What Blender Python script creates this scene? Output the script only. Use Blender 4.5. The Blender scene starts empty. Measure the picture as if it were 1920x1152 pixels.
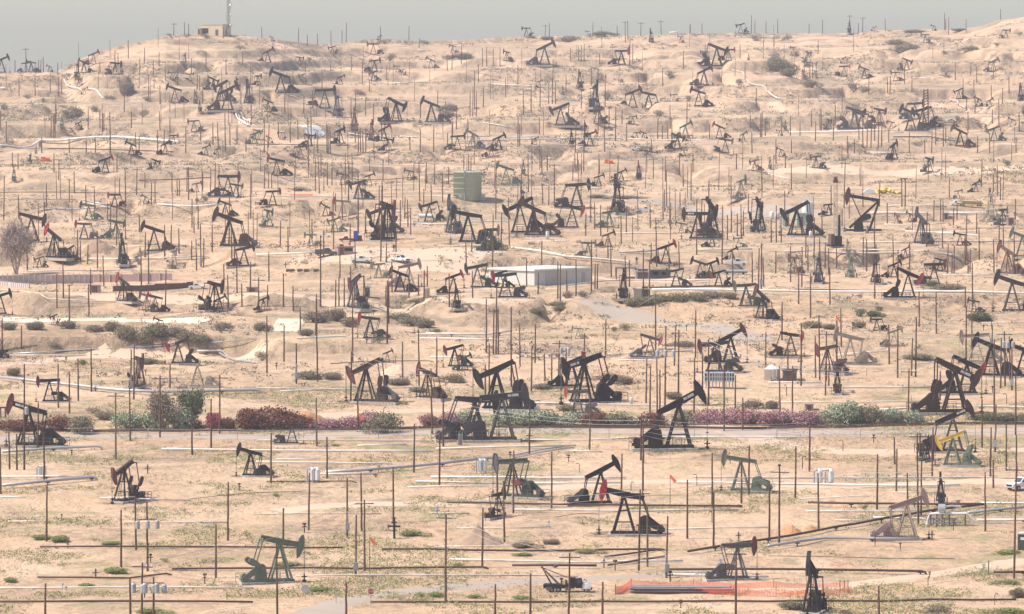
import bpy, math, random
import numpy as np
from mathutils import Vector, Matrix
random.seed(7)
R = math.radians
SC = bpy.context.scene
C = SC.collection
# ---------------------------------------------------------------- camera, sky, sun, exposure
FPX = 10500.0; HC = 70.0; V0 = 60.0            # focal length in photo pixels, eye height, eye-level row
cam = bpy.data.cameras.new('camera'); co = bpy.data.objects.new('camera', cam); C.objects.link(co)
cam.sensor_width = 36; cam.lens = 36*FPX/1920; cam.clip_start = 1; cam.clip_end = 60000
PITCH = math.atan((576-V0)/FPX)
co.location = (0, 0, HC); co.rotation_euler = (math.pi/2-PITCH, 0, 0)
SC.camera = co
W = bpy.data.worlds.new('World'); SC.world = W; W.use_nodes = True
nt = W.node_tree; nt.nodes.clear()
sky = nt.nodes.new('ShaderNodeTexSky'); sky.sky_type = 'NISHITA'; sky.sun_disc = False
SUN_EL, SUN_AZ = 52.0, -100.0                    # azimuth from +Y, clockwise
sky.sun_elevation = R(SUN_EL); sky.sun_rotation = R(SUN_AZ)
sky.dust_density = 1.7; sky.air_density = 1.0; sky.ozone_density = 1.8; sky.altitude = 200
bg = nt.nodes.new('ShaderNodeBackground'); bg.inputs[1].default_value = 0.15
ow = nt.nodes.new('ShaderNodeOutputWorld')
nt.links.new(sky.outputs[0], bg.inputs[0]); nt.links.new(bg.outputs[0], ow.inputs[0])
sl = bpy.data.lights.new('sun', 'SUN'); so = bpy.data.objects.new('sun', sl); C.objects.link(so)
sl.energy = 4.4; sl.angle = R(0.6); sl.color = (1.0, 0.94, 0.86)
sd = Vector((math.sin(R(SUN_AZ))*math.cos(R(SUN_EL)), math.cos(R(SUN_AZ))*math.cos(R(SUN_EL)), math.sin(R(SUN_EL))))
so.rotation_euler = sd.to_track_quat('Z', 'Y').to_euler(); so.location = (0, 0, 400)
SC.view_settings.view_transform = 'Standard'; SC.view_settings.look = 'None'
SC.view_settings.exposure = 0.68; SC.view_settings.gamma = 1; SC.view_settings.use_curve_mapping = False
SC.cycles.max_bounces = 4; SC.cycles.diffuse_bounces = 2; SC.cycles.glossy_bounces = 2
SC.cycles.volume_bounces = 1; SC.cycles.transparent_max_bounces = 6
SC.cycles.use_denoising = True

# ---------------------------------------------------------------- materials
MATS = {}
def newmat(name):
    m = bpy.data.materials.new(name); m.use_nodes = True
    return m, m.node_tree, m.node_tree.nodes['Principled BSDF']
def paint(name, c, c2=None, rough=0.6, metal=0.0, scale=1.3, amt=0.5, spec=0.3):
    """painted / weathered surface: base colour with a second worn colour in noise patches, small change from object to object"""
    m, t, b = newmat(name); L = t.links
    c2 = c2 or tuple(x*0.6 for x in c)
    tc = t.nodes.new('ShaderNodeTexCoord'); n = t.nodes.new('ShaderNodeTexNoise'); n.inputs['Scale'].default_value = scale
    n.inputs['Detail'].default_value = 5; L.new(tc.outputs['Object'], n.inputs['Vector'])
    oi = t.nodes.new('ShaderNodeObjectInfo')
    ma = t.nodes.new('ShaderNodeMath'); ma.operation = 'MULTIPLY_ADD'; ma.inputs[1].default_value = 0.35; L.new(oi.outputs['Random'], ma.inputs[0]); L.new(n.outputs[0], ma.inputs[2])
    r = t.nodes.new('ShaderNodeMapRange'); r.inputs[1].default_value = 0.5; r.inputs[2].default_value = 0.85; r.inputs[4].default_value = amt
    L.new(ma.outputs[0], r.inputs[0])
    mx = t.nodes.new('ShaderNodeMix'); mx.data_type = 'RGBA'; mx.inputs[6].default_value = (*c, 1); mx.inputs[7].default_value = (*c2, 1)
    L.new(r.outputs[0], mx.inputs[0]); L.new(mx.outputs[2], b.inputs['Base Color'])
    b.inputs['Roughness'].default_value = rough; b.inputs['Metallic'].default_value = metal; b.inputs['Specular IOR Level'].default_value = spec
    MATS[name] = m; return m
paint('k', (.009, .009, .011), (.035, .022, .016), .7, scale=3, amt=.35, spec=.2)
paint('k_rust', (.030, .019, .015), (.09, .05, .032), .75, scale=3, amt=.7, spec=.2)
paint('k_faded', (.030, .030, .033), (.06, .05, .045), .7, scale=3, amt=.6, spec=.3)
paint('s', (.085, .08, .078), (.13, .10, .085), .6, scale=2)       # grey
paint('g', (.105, .135, .09), (.17, .15, .10), .6, scale=2)          # green
paint('d', (.035, .05, .038), (.07, .06, .04), .6, scale=2)      # dark green
paint('r', (.38, .030, .035), (.18, .05, .04), .55, scale=2)       # red
paint('o', (.62, .12, .06), (.5, .16, .08), .6)                    # orange red
paint('m', (.13, .028, .028), (.08, .04, .03), .6, scale=2)        # dark red
paint('p', (.30, .205, .175), (.24, .16, .12), .7, scale=2)          # pinkish primer
paint('t', (.32, .26, .18), (.20, .15, .10), .7, scale=2)          # tan
paint('b', (.12, .065, .045), (.07, .045, .035), .7, scale=2)      # brown
paint('y', (.62, .42, .07), (.4, .25, .06), .5)
paint('white', (.66, .64, .60), (.45, .39, .32), .5, amt=.45)
paint('pipe_white', (.66, .61, .54), (.40, .31, .23), .6, scale=.5, amt=.8)
paint('pipe_brown', (.075, .038, .025), (.035, .022, .016), .8, scale=.3)
paint('pipe_silver', (.40, .39, .38), (.27, .23, .20), .35, .3, scale=.3)
paint('galv', (.33, .34, .35), (.24, .22, .20), .5, .2)
paint('wall_pink', (.46, .37, .34), (.36, .27, .23), .8, scale=.5)
paint('pole_wood', (.115, .052, .030), (.045, .025, .018), .85, scale=3, amt=.8)
paint('pole_olive', (.12, .075, .035), (.06, .036, .022), .85, scale=3, amt=.8)
paint('concrete', (.42, .37, .31), (.30, .25, .2), .9, scale=.6)
paint('tank_green', (.34, .40, .31), (.27, .31, .23), .6, scale=.5)
paint('tan_wall', (.58, .47, .32), (.48, .38, .26), .85, scale=.3)
paint('shed_wall', (.50, .47, .41), (.40, .36, .30), .8, scale=.2)
paint('shed_bright', (.78, .74, .66), (.6, .55, .48), .8, scale=.2)
paint('tyre', (.02, .02, .02), (.04, .035, .03), .9)
paint('glass', (.03, .04, .05), (.05, .06, .07), .12, spec=.6)
paint('blue', (.03, .07, .30), (.03, .05, .18), .5)
paint('bark', (.14, .10, .08), (.09, .06, .045), .9)
paint('dirt', (.30, .205, .135), (.22, .145, .095), 1, scale=.7)
paint('dirt_orange', (.42, .215, .10), (.32, .17, .09), 1, scale=.7)
paint('road_gravel', (.33, .26, .20), (.27, .21, .16), .95, scale=.12)
paint('road_pale', (.48, .345, .235), (.42, .29, .19), .95, scale=.10)
paint('chalk', (.62, .49, .35), (.52, .39, .27), .95, scale=.08)
paint('rust_wall', (.36, .25, .22), (.22, .13, .11), .8, scale=.3)
def leafmat(name, c, c2, c3=None):
    m, t, b = newmat(name); L = t.links
    g = t.nodes.new('ShaderNodeNewGeometry'); cr = t.nodes.new('ShaderNodeValToRGB')
    L.new(g.outputs['Random Per Island'], cr.inputs[0]); e = cr.color_ramp.elements
    e[0].color = (*c, 1); e[1].color = (*(c3 or c2), 1); x = cr.color_ramp.elements.new(.6); x.color = (*c2, 1)
    L.new(cr.outputs[0], b.inputs['Base Color']); b.inputs['Roughness'].default_value = .8; b.inputs['Specular IOR Level'].default_value = .15
    MATS[name] = m; return m
leafmat('leaf_olive', (.13, .115, .065), (.215, .185, .11), (.31, .265, .17))
leafmat('leaf_dry', (.16, .12, .08), (.24, .185, .125), (.34, .27, .19))
leafmat('leaf_greydry', (.155, .13, .095), (.23, .195, .14), (.31, .26, .19))
leafmat('leaf_green', (.06, .08, .035), (.11, .125, .055), (.17, .18, .09))
leafmat('leaf_fresh', (.14, .19, .05), (.22, .26, .07), (.30, .32, .12))
leafmat('leaf_pale', (.14, .17, .08), (.27, .30, .17), (.62, .60, .48))
leafmat('leaf_pink', (.13, .11, .06), (.42, .19, .22), (.58, .33, .36))
leafmat('leaf_magenta', (.12, .04, .03), (.38, .06, .12), (.50, .10, .17))
leafmat('leaf_darkred', (.08, .045, .025), (.17, .06, .04), (.27, .11, .08))
leafmat('leaf_grass', (.17, .18, .06), (.26, .25, .10), (.34, .30, .15))
leafmat('twig', (.20, .15, .12), (.28, .21, .18), (.36, .28, .23))
leafmat('leaf_straw', (.20, .15, .095), (.27, .20, .13), (.34, .26, .17))
def netmat():
    m, t, b = newmat('orange_net'); L = t.links
    b.inputs['Base Color'].default_value = (.80, .13, .06, 1); b.inputs['Roughness'].default_value = .6
    MATS['net'] = m
netmat()
def groundmat():
    m, t, b = newmat('ground_sand'); L = t.links; N = t.nodes
    g = N.new('ShaderNodeNewGeometry'); P = g.outputs['Position']
    def noise(scale, det=4, rough=.55, vec=None):
        n = N.new('ShaderNodeTexNoise'); n.inputs['Scale'].default_value = scale; n.inputs['Detail'].default_value = det
        n.inputs['Roughness'].default_value = rough; L.new(vec or P, n.inputs['Vector']); return n.outputs[0]
    def rng(v, a, b_, lo=0, hi=1):
        r = N.new('ShaderNodeMapRange'); r.inputs[1].default_value = a; r.inputs[2].default_value = b_; r.inputs[3].default_value = lo; r.inputs[4].default_value = hi
        L.new(v, r.inputs[0]); return r.outputs[0]
    def mix(f, a, b_, mode='MIX'):
        x = N.new('ShaderNodeMix'); x.data_type = 'RGBA'; x.blend_type = mode
        for i, v in ((0, f), (6, a), (7, b_)):
            if isinstance(v, (tuple, float, int)): x.inputs[i].default_value = v if not isinstance(v, tuple) else (*v, 1)
            else: L.new(v, x.inputs[i])
        return x.outputs[2]
    def mul(a, b_):
        x = N.new('ShaderNodeMath'); x.operation = 'MULTIPLY'
        for i, v in ((0, a), (1, b_)):
            if isinstance(v, (float, int)): x.inputs[i].default_value = v
            else: L.new(v, x.inputs[i])
        return x.outputs[0]
    sand = mix(rng(noise(.012, 3), .38, .62), (.47, .305, .185), (.53, .365, .235))
    sand = mix(rng(noise(.022, 6, .65), .56, .70, 0, .6), sand, (.46, .27, .15))   # orange cuts
    dist = mul(rng(noise(.05, 6, .65), .46, .58), rng(noise(.42, 9, .8), .44, .54))
    sand = mix(mul(dist, .85), sand, (.27, .185, .12))                             # disturbed darker soil
    sand = mix(mul(rng(noise(.15, 7, .7), .53, .60), .55), sand, (.33, .24, .155))
    # dry plant cover in ragged patches
    att = N.new('ShaderNodeAttribute'); att.attribute_name = 'scrub'
    pat = rng(noise(.045, 9, .74), .47, .57)
    fine = rng(noise(.33, 9, .85), .42, .54)
    veg = mul(mul(pat, fine), rng(att.outputs['Fac'], 0, .8, .2, 1.0))
    # low grey brown growth that spreads over the far hillsides
    sep2 = N.new('ShaderNodeSeparateXYZ'); L.new(P, sep2.inputs[0])
    sand = mix(mul(mul(rng(sep2.outputs[1], 1000, 1700), rng(noise(.10, 9, .8), .42, .60)), .6), sand, (.27, .205, .15))
    sand = mix(mul(veg, .85), sand, (.20, .165, .11))
    gr = mul(rng(noise(.085, 7, .7), .53, .60), rng(noise(.9, 6, .8), .34, .52))
    gr = mul(gr, rng(att.outputs['Fac'], .1, .7, 1.0, .35))
    sand = mix(mul(gr, .85), sand, (.20, .205, .085))
    # pebbles and clods
    sand = mix(rng(noise(.9, 9, .85), .50, .64, 0, .55), sand, (.27, .185, .12))
    sep = N.new('ShaderNodeSeparateXYZ'); L.new(g.outputs['Normal'], sep.inputs[0])
    steep = rng(sep.outputs[2], .992, .955); flat = rng(sep.outputs[2], .9975, .9995)
    sand = mix(mul(steep, .75), sand, (.335, .235, .155))
    gul = N.new('ShaderNodeMapping'); gul.inputs['Scale'].default_value = (.5, .09, .1); L.new(P, gul.inputs[0])
    sand = mix(mul(mul(steep, rng(noise(1, 6, .75, gul.outputs[0]), .42, .58)), .8), sand, (.19, .135, .09))
    # oil-dark soil, graded pads and wheel tracks, each with its own shape on the land
    def attr(nm):
        a_ = N.new('ShaderNodeAttribute'); a_.attribute_name = nm; return a_.outputs['Fac']
    pale = mix(rng(noise(.03, 5), .4, .6), (.50, .325, .20), (.565, .39, .255))
    pale = mix(rng(noise(.35, 8, .8), .48, .64, 0, .35), pale, (.36, .25, .165))
    graded = mul(rng(noise(.017, 4, .55), .50, .56), rng(noise(.09, 8, .7), .36, .50))
    sand = mix(mul(mul(graded, rng(att.outputs['Fac'], 0, .9, 1.0, .35)), .85), sand, pale)
    sand = mix(mul(mul(flat, rng(att.outputs['Fac'], 0, .9, 1.0, .3)), .35), sand, pale)
    sand = mix(mul(attr('pad'), .8), sand, pale)
    sand = mix(mul(attr('track'), .85), sand, pale)
    sand = mix(mul(attr('rut'), .7), sand, (.24, .165, .11))
    st = mul(attr('stain'), rng(noise(.8, 5, .7), .33, .58))
    sand = mix(mul(st, .9), sand, (.075, .055, .042))
    L.new(sand, b.inputs['Base Color']); b.inputs['Roughness'].default_value = 1; b.inputs['Specular IOR Level'].default_value = .05
    bp = N.new('ShaderNodeBump'); bp.inputs['Strength'].default_value = .8; bp.inputs['Distance'].default_value = .6
    L.new(noise(.9, 7, .7), bp.inputs['Height'])
    bp2 = N.new('ShaderNodeBump'); bp2.inputs['Strength'].default_value = .8; bp2.inputs['Distance'].default_value = 2.2; L.new(noise(.14, 7, .65), bp2.inputs['Height']); L.new(bp.outputs[0], bp2.inputs['Normal']); L.new(bp2.outputs[0], b.inputs['Normal'])
    MATS['ground'] = m
groundmat()

# ---------------------------------------------------------------- terrain height
_rs = np.random.RandomState(5); _LAT = _rs.rand(512, 512)
def vn(x, y):
    xi = np.floor(x).astype(int); yi = np.floor(y).astype(int); fx = x-xi; fy = y-yi
    fx = fx*fx*(3-2*fx); fy = fy*fy*(3-2*fy)
    a = _LAT[xi % 512, yi % 512]; b = _LAT[(xi+1) % 512, yi % 512]; c = _LAT[xi % 512, (yi+1) % 512]; d = _LAT[(xi+1) % 512, (yi+1) % 512]
    return (a*(1-fx)+b*fx)*(1-fy)+(c*(1-fx)+d*fx)*fy
def fbm(x, y, o=4, g=.5):
    s = 0; a = 1; t = 0
    for i in range(o):
        s = s+a*(vn(x+17.3*i, y+9.1*i)-.5); t += a; a *= g; x = x*2.03; y = y*2.03
    return s/t*2
_CD = [200, 560, 620, 670, 700, 800, 885, 985, 1180, 1380, 1700, 2050, 2400, 3200]
_CV = [3900, 1350, 1240, 1152, 1100, 900, 750, 600, 450, 350, 250, 150, 80, 40]
_fd = np.linspace(200, 3200, 3001); _fv = np.interp(_fd, _CD, _CV)
_k = np.exp(-np.linspace(-2, 2, 61)**2); _k /= _k.sum(); _z = HC-(_fv-V0)*_fd/FPX
_z = np.convolve(np.pad(_z, 30, 'edge'), _k, 'valid')
_SU = [-400, 0, 105, 125, 150, 200, 250, 310, 350, 440, 530, 600, 640, 680, 800, 900, 960, 1100, 1200, 1280, 1440, 1600, 1640, 1800, 1840, 1875, 1920, 2300]
_SV = [137, 137, 135, 124, 111, 93, 81, 68, 65, 66, 75, 84, 80, 75, 77, 73, 69, 67, 67, 62, 62, 62, 57, 55, 49, 36, 32, 30]
_SD = [2000, 2000, 2000, 2040, 2060, 2080, 2100, 2120, 2140, 2150, 2180, 2250, 2300, 2330, 2350, 2350, 2350, 2350, 2350, 2350, 2350, 2350, 2350, 2350, 2350, 2350, 2350, 2350]
def sstep(a, b, x):
    t = np.clip((x-a)/(b-a), 0, 1); return t*t*(3-2*t)
def H(x, y):
    x = np.asarray(x, float); y = np.asarray(y, float)
    D = np.maximum(y, 200.0); u = 960+FPX*x/D
    z = np.interp(D, _fd, _z)
    vs = np.interp(u, _SU, _SV); ds = np.interp(u, _SU, _SD)
    z15 = np.interp(1500, _fd, _z); t = np.clip((D-1500)/(ds-1500), 0, 1)
    v15 = V0+(HC-z15)*FPX/1500
    vv = v15+(vs-v15)*t**.92
    zf = HC-(vv-V0)*D/FPX
    z = np.where(D > 1500, zf, z)
    # the cut bank below the pale terrace on the left
    dv = np.interp(D, [935, 975, 983, 1000], [0, 40, 6, 0])*sstep(560, 420, u)
    z = z-dv*D/FPX
    hill = sstep(880, 1020, D); edge = 1-.75*sstep(.8, 1, t)
    z = z+hill*edge*(2.2*fbm(x/95+3, y/80, 4)+sstep(1150, 1600, D)*2.4*fbm(x/160, y/150+7, 4))
    # terraces cut into the slopes
    rg = 1-np.abs(2*vn(x/14+50, y/26)-1); rg2 = 1-np.abs(2*vn(x/33+9, y/50+3)-1)
    z = z-hill*(.35+.65*edge)*(1.1*(rg**3)*sstep(.35, .7, vn(x/70, y/70+5))+sstep(1250, 1700, D)*1.2*rg2**4)
    S = 4.2; q = (z+1.4*fbm(x/60, y/60+31, 3))/S; fl = np.floor(q); fr = q-fl
    zt = z+(sstep(.72, 1.0, fr)-fr)*S
    z = z+(zt-z)*.85*hill*edge
    z = z+.6*fbm(x/22, y/22, 4)*(.35+.65*hill)+.16*fbm(x/4+5, y/4, 3)+hill*.35*fbm(x/7+1, y/10, 3)
    zs = HC-(vs-V0)*ds/FPX
    back = np.maximum(zs-(D-ds)*.07-3*sstep(0, 60, D-ds), -5+4*fbm(x/300, y/300, 3))
    return np.where(D > ds, np.minimum(back, z+99), z)
def raydir(u, v):
    d = Vector(((u-960)/FPX, 1.0, -(v-576)/FPX))
    c, s = math.cos(PITCH), math.sin(PITCH)
    return Vector((d.x, d.y*c+d.z*s, -d.y*s+d.z*c))
_T = np.concatenate([np.arange(560, 1000, .5), np.arange(1000, 2500, 1.0)])
def ground_at(u, v):
    """the point of the ground that the photo shows at pixel (u, v)"""
    for k in range(60):
        d = raydir(u, v+k*1.5); x = d.x/d.y*_T; zr = HC+d.z/d.y*_T
        h = H(x, _T); i = np.argmax(h >= zr)
        if h[i] >= zr[i]:
            if i == 0: return Vector((x[0], _T[0], h[0]))
            a = (zr[i-1]-h[i-1])/((zr[i-1]-h[i-1])+(h[i]-zr[i])); D = _T[i-1]+a*(_T[i]-_T[i-1]); X = d.x/d.y*D
            return Vector((X, D, float(H(X, D))))
    return Vector((d.x/d.y*2300, 2300, float(H(d.x/d.y*2300, 2300))))
def uv_of(p):
    c, s = math.cos(PITCH), math.sin(PITCH); y = p.y; z = p.z-HC
    f = y*c-z*s; up = y*s+z*c
    return 960+FPX*p.x/f, 576-FPX*up/f
TO = {'A': 0, 'B': 288, 'C': 576, 'D': 864}
def full(tile, px, py):
    if tile == 'F': return px, py
    return int(tile[1])*480+px/4, TO[tile[0]]+py/4

# ---------------------------------------------------------------- mesh helper
class MB:
    def __init__(s): s.v = []; s.f = []
    def add(s, vs, fs):
        n = len(s.v); s.v += [tuple(v) for v in vs]; s.f += [tuple(i+n for i in f) for f in fs]; return s
    def box(s, x0, x1, y0, y1, z0, z1):
        return s.add([(x0, y0, z0), (x1, y0, z0), (x1, y1, z0), (x0, y1, z0), (x0, y0, z1), (x1, y0, z1), (x1, y1, z1), (x0, y1, z1)],
                     [(0, 3, 2, 1), (4, 5, 6, 7), (0, 1, 5, 4), (1, 2, 6, 5), (2, 3, 7, 6), (3, 0, 4, 7)])
    def bar(s, a, b, w, h=None, n=4, up=(0, 0, 1), w2=None):
        """a bar (n=4) or tube (n>4) from a to b; w, h are full widths; w2 the width at b"""
        a = Vector(a); b = Vector(b); d = (b-a)
        if d.length < 1e-6: return s
        d.normalize(); U = Vector(up)
        if abs(d.dot(U)) > .98: U = Vector((1, 0, 0))
        X = d.cross(U).normalized(); Y = X.cross(d).normalized(); h = h or w; k = (w2/w) if w2 else 1
        if n == 4: ring = [(-.5, -.5), (.5, -.5), (.5, .5), (-.5, .5)]
        else: ring = [(.5*math.cos(2*math.pi*i/n), .5*math.sin(2*math.pi*i/n)) for i in range(n)]
        vs = [a+X*(p*w)+Y*(q*h) for p, q in ring]+[b+X*(p*w*k)+Y*(q*h*k) for p, q in ring]
        fs = [(i, (i+1) % n, n+(i+1) % n, n+i) for i in range(n)]+[tuple(range(n-1, -1, -1)), tuple(range(n, 2*n))]
        return s.add(vs, fs)
    def prism(s, pts, y0, y1):
        n = len(pts)
        return s.add([(x, y0, z) for x, z in pts]+[(x, y1, z) for x, z in pts],
                     [tuple(range(n)), tuple(range(2*n-1, n-1, -1))]+[(i, n+i, n+(i+1) % n, (i+1) % n) for i in range(n)])
    def tube(s, pts, w, n=6):
        """one connected tube along points"""
        pts = [Vector(p) for p in pts]; m = len(pts); base = len(s.v)
        for i, p in enumerate(pts):
            d = (pts[min(i+1, m-1)]-pts[max(i-1, 0)]).normalized(); U = Vector((0, 0, 1)) if abs(d.z) < .95 else Vector((0, 1, 0))
            X = d.cross(U).normalized(); Y = X.cross(d)
            for j in range(n):
                a = 2*math.pi*j/n; s.v.append(tuple(p+X*(math.cos(a)*w/2)+Y*(math.sin(a)*w/2)))
        for i in range(m-1):
            for j in range(n):
                s.f.append((base+i*n+j, base+i*n+(j+1) % n, base+(i+1)*n+(j+1) % n, base+(i+1)*n+j))
        s.f.append(tuple(base+j for j in range(n-1, -1, -1))); s.f.append(tuple(base+(m-1)*n+j for j in range(n)))
        return s
    def lathe(s, prof, n=20, c=(0, 0, 0)):
        base = len(s.v)
        for r, z in prof:
            for j in range(n):
                a = 2*math.pi*j/n; s.v.append((c[0]+r*math.cos(a), c[1]+r*math.sin(a), c[2]+z))
        for i in range(len(prof)-1):
            for j in range(n):
                s.f.append((base+i*n+j, base+i*n+(j+1) % n, base+(i+1)*n+(j+1) % n, base+(i+1)*n+j))
        s.f.append(tuple(base+j for j in range(n-1, -1, -1))); s.f.append(tuple(base+(len(prof)-1)*n+j for j in range(n)))
        return s
    def mesh(s, name, smooth=False):
        me = bpy.data.meshes.new(name); me.from_pydata(s.v, [], s.f); me.materials.append(None)
        if smooth: me.polygons.foreach_set('use_smooth', [True]*len(me.polygons))
        me.update(); return me
def ob(name, me, mat, parent=None, loc=(0, 0, 0), rot=(0, 0, 0), scale=(1, 1, 1)):
    o = bpy.data.objects.new(name, me.mesh(name) if isinstance(me, MB) else me); C.objects.link(o)
    o.material_slots[0].link = 'OBJECT'; o.material_slots[0].material = MATS[mat]
    if parent: o.parent = parent
    o.location = loc; o.rotation_euler = rot; o.scale = scale; return o
def empty(name, loc, rz=0, s=1):
    o = bpy.data.objects.new(name, None); C.objects.link(o); o.location = loc; o.rotation_euler = (0, 0, rz); o.scale = (s, s, s); o.empty_display_size = 1
    return o
TAGS = []   # things whose label is worked out from the nearest landmark at the end
def tag(o, label, cat, group=None):
    o['label'] = label; o['category'] = cat
    if group: o['group'] = group
    return o
def later(o, desc, cat, u, v, group=None):
    TAGS.append((o, desc, cat, u, v, group)); o['category'] = cat
    if group: o['group'] = group
    return o
def struct(o): o['kind'] = 'structure'; return o

# ---------------------------------------------------------------- the ground
GR = {}
PADS = []
def make_ground():
    a = np.concatenate([np.linspace(-.34, -.108, 60)[:-1], np.linspace(-.108, .108, 600), np.linspace(.108, .34, 60)[1:]])
    v = np.concatenate([np.arange(300, 640, 6.0), np.arange(640, 900, .55), np.arange(900, 1300, .8), np.arange(1300, 2420, 1.8), np.linspace(2422, 3200, 40), np.linspace(3300, 9000, 24)])
    A, Dd = np.meshgrid(a, v); X = A*Dd; Y = Dd; Z = H(X, Y)
    nr, nc = X.shape; vs = np.stack([X, Y, Z], -1).reshape(-1, 3)
    i = np.arange(nr-1)[:, None]*nc+np.arange(nc-1)[None, :]
    f = np.stack([i, i+1, i+nc+1, i+nc], -1).reshape(-1, 4)
    me = bpy.data.meshes.new('ground'); me.vertices.add(len(vs)); me.vertices.foreach_set('co', vs.ravel())
    me.loops.add(f.size); me.loops.foreach_set('vertex_index', f.ravel().astype(np.int32))
    me.polygons.add(len(f)); me.polygons.foreach_set('loop_start', np.arange(0, f.size, 4, dtype=np.int32))
    me.polygons.foreach_set('use_smooth', np.ones(len(f), bool)); me.update(calc_edges=True)
    at = me.attributes.new('scrub', 'FLOAT', 'POINT'); at.data.foreach_set('value', scrub(X, Y).ravel()); GR.update(me=me, X=X, Y=Y)
    me.materials.append(None); return struct(ob('ground', me, 'ground'))
def scrub(x, y):
    """how much dry plant cover the soil carries"""
    far = sstep(900, 1050, y)
    s = .5+.3*far+1.3*fbm(x/45+11, y/60, 4)
    return np.clip(s*(.45+.55*far), 0, 1)
make_ground()
def ground_wear():
    """worn pads and oil round the machines, wheel tracks between them, stored on the ground's own points"""
    X, Y, me = GR['X'], GR['Y'], GR['me']; pad = np.zeros(X.shape); stain = np.zeros(X.shape); nx = fbm(X/6, Y/6, 3)
    for (x, y, s, ang) in PADS:
        k = np.nonzero((Y[:, 0] > y-3.5*s) & (Y[:, 0] < y+3.5*s))[0]
        if not len(k): continue
        sl_ = slice(k[0], k[-1]+1); dx = X[sl_]-x; dy = Y[sl_]-y; c, s_ = math.cos(ang), math.sin(ang)
        u_ = (dx*c+dy*s_)/s; w_ = (-dx*s_+dy*c)/s; r = np.hypot((u_+.3)/1.9, w_/1.5)+.5*nx[sl_]
        pad[sl_] = np.maximum(pad[sl_], sstep(1.05, .75, r))
        r2 = np.minimum(np.hypot((u_-.62)/.38, w_/.5), np.hypot((u_+.5)/.75, w_/.42))+.9*nx[sl_]
        stain[sl_] = np.maximum(stain[sl_], sstep(1.15, .5, r2))
    t1 = np.abs(fbm(X/130+3, Y/85+8, 3)); t2 = np.abs(fbm(X/90+40, Y/60+17, 3)); t = np.minimum(t1, t2*1.2)
    track = sstep(.050, .028, t)*sstep(.2, .5, vn(X/60, Y/60+40)+.25); rut = (sstep(.006, .002, np.abs(t-.016)))*.8*sstep(.4, .6, vn(X/30+9, Y/30))
    for nm, a_ in (('pad', pad*.8), ('stain', stain), ('track', track), ('rut', rut)):
        at = me.attributes.new(nm, 'FLOAT', 'POINT'); at.data.foreach_set('value', a_.ravel().astype(np.float32))
# flat land all round, so the world does not stop at the fan's edge
m = MB(); m.box(-9000, 9000, -3000, 9000, -30, -14); 
struct(ob('terrain', m, 'ground'))
def surf(x, y, dz=0): return Vector((x, y, float(H(x, y))+dz))
def draped(name, pts, width, mat, dz=.06):
    """a road: a strip that follows the ground. pts are (u, v) of the photo, taken to the ground"""
    P = [ground_at(u, v) for u, v in pts]; m = MB(); n = 5; cen = []
    for a, b in zip(P, P[1:]):
        k = max(2, int((b-a).length/2.0))
        cen += [a.lerp(b, i/k) for i in range(k)]
    cen.append(P[-1])
    for _ in range(14): cen = [cen[0]]+[(cen[i-1]+cen[i]*2+cen[i+1])/4 for i in range(1, len(cen)-1)]+[cen[-1]]
    for i, p in enumerate(cen):
        d = (cen[min(i+1, len(cen)-1)]-cen[max(i-1, 0)]); d.z = 0; d.normalize(); s = Vector((-d.y, d.x, 0))
        wv = width*(1+.18*math.sin(i*.35)+.1*math.sin(i*1.1+2))
        for j in range(n):
            q = p+s*((j/(n-1)-.5)*wv); e = dz if 0 < j < n-1 else -.05
            m.v.append((q.x, q.y, float(H(q.x, q.y))+e))
    for i in range(len(cen)-1):
        for j in range(n-1): m.f.append((i*n+j, (i+1)*n+j, (i+1)*n+j+1, i*n+j+1))
    o = ob(name, m.mesh(name, True), mat); return struct(o)
# ---------------------------------------------------------------- pumpjacks: unit size, x towards the head, saddle bearing at z = 1
RF, RB = .64, .50
def _legs(detail):
    m = MB()
    for s in (-1, 1):
        m.bar((.27, .19*s, .05), (.01, .045*s, .97), .042, .05)
        m.bar((-.27, .13*s, .05), (-.015, .035*s, .95), .036, .042)
    for z in (.3, .6):
        k = 1-z; m.bar((.27*k+.01, -.19*k-.04*z, z), (.27*k+.01, .19*k+.04*z, z), .02)
        m.bar((.27*k, .19*k+.03, z), (-.27*k, .13*k+.02, z), .016); m.bar((.27*k, -.19*k-.03, z), (-.27*k, -.13*k-.02, z), .016)
    m.box(-.05, .05, -.075, .075, .94, .99)
    if detail:
        for i in range(12):
            z = .1+i*.07; k = 1-z; m.bar((.27*k+.03, -.035, z), (.27*k+.03, .035, z), .01)
        for s in (-1, 1): m.bar((.30, .035*s, .06), (.05, .035*s, .93), .012)
    return m
def _base(detail):
    m = MB()
    for s in (-1, 1): m.box(-1.0, .34, .11*s-.025, .11*s+.025, 0.0, .065)
    for x in (-.98, -.6, -.25, .05, .31): m.box(x-.02, x+.02, -.21 if x > 0 else -.14, .21 if x > 0 else .14, .012, .058)
    return m
def _pad(): return MB().box(-1.08, .42, -.24, .24, -.12, .0)
def _beam():
    m = MB(); L0, L1 = -RB-.03, RF-.1
    m.prism([(L0, -.01), (-.06, -.045), (.1, -.045), (L1, -.02), (L1, .085), (L0, .085)][::-1], -.012, .012)
    m.box(L0, L1, -.042, .042, .085, .102); m.bar((L0, 0, -.012), (-.06, 0, -.05), .08, .016); m.bar((.1, 0, -.05), (L1, 0, -.022), .08, .016); m.box(-.06, .1, -.04, .04, -.044, -.03)
    for i in range(5):
        x = L0+.1+i*.22; m.box(x-.006, x+.006, -.034, .034, .01, .085)
    m.box(-.06, .06, -.06, .06, -.07, -.034); return m
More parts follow.
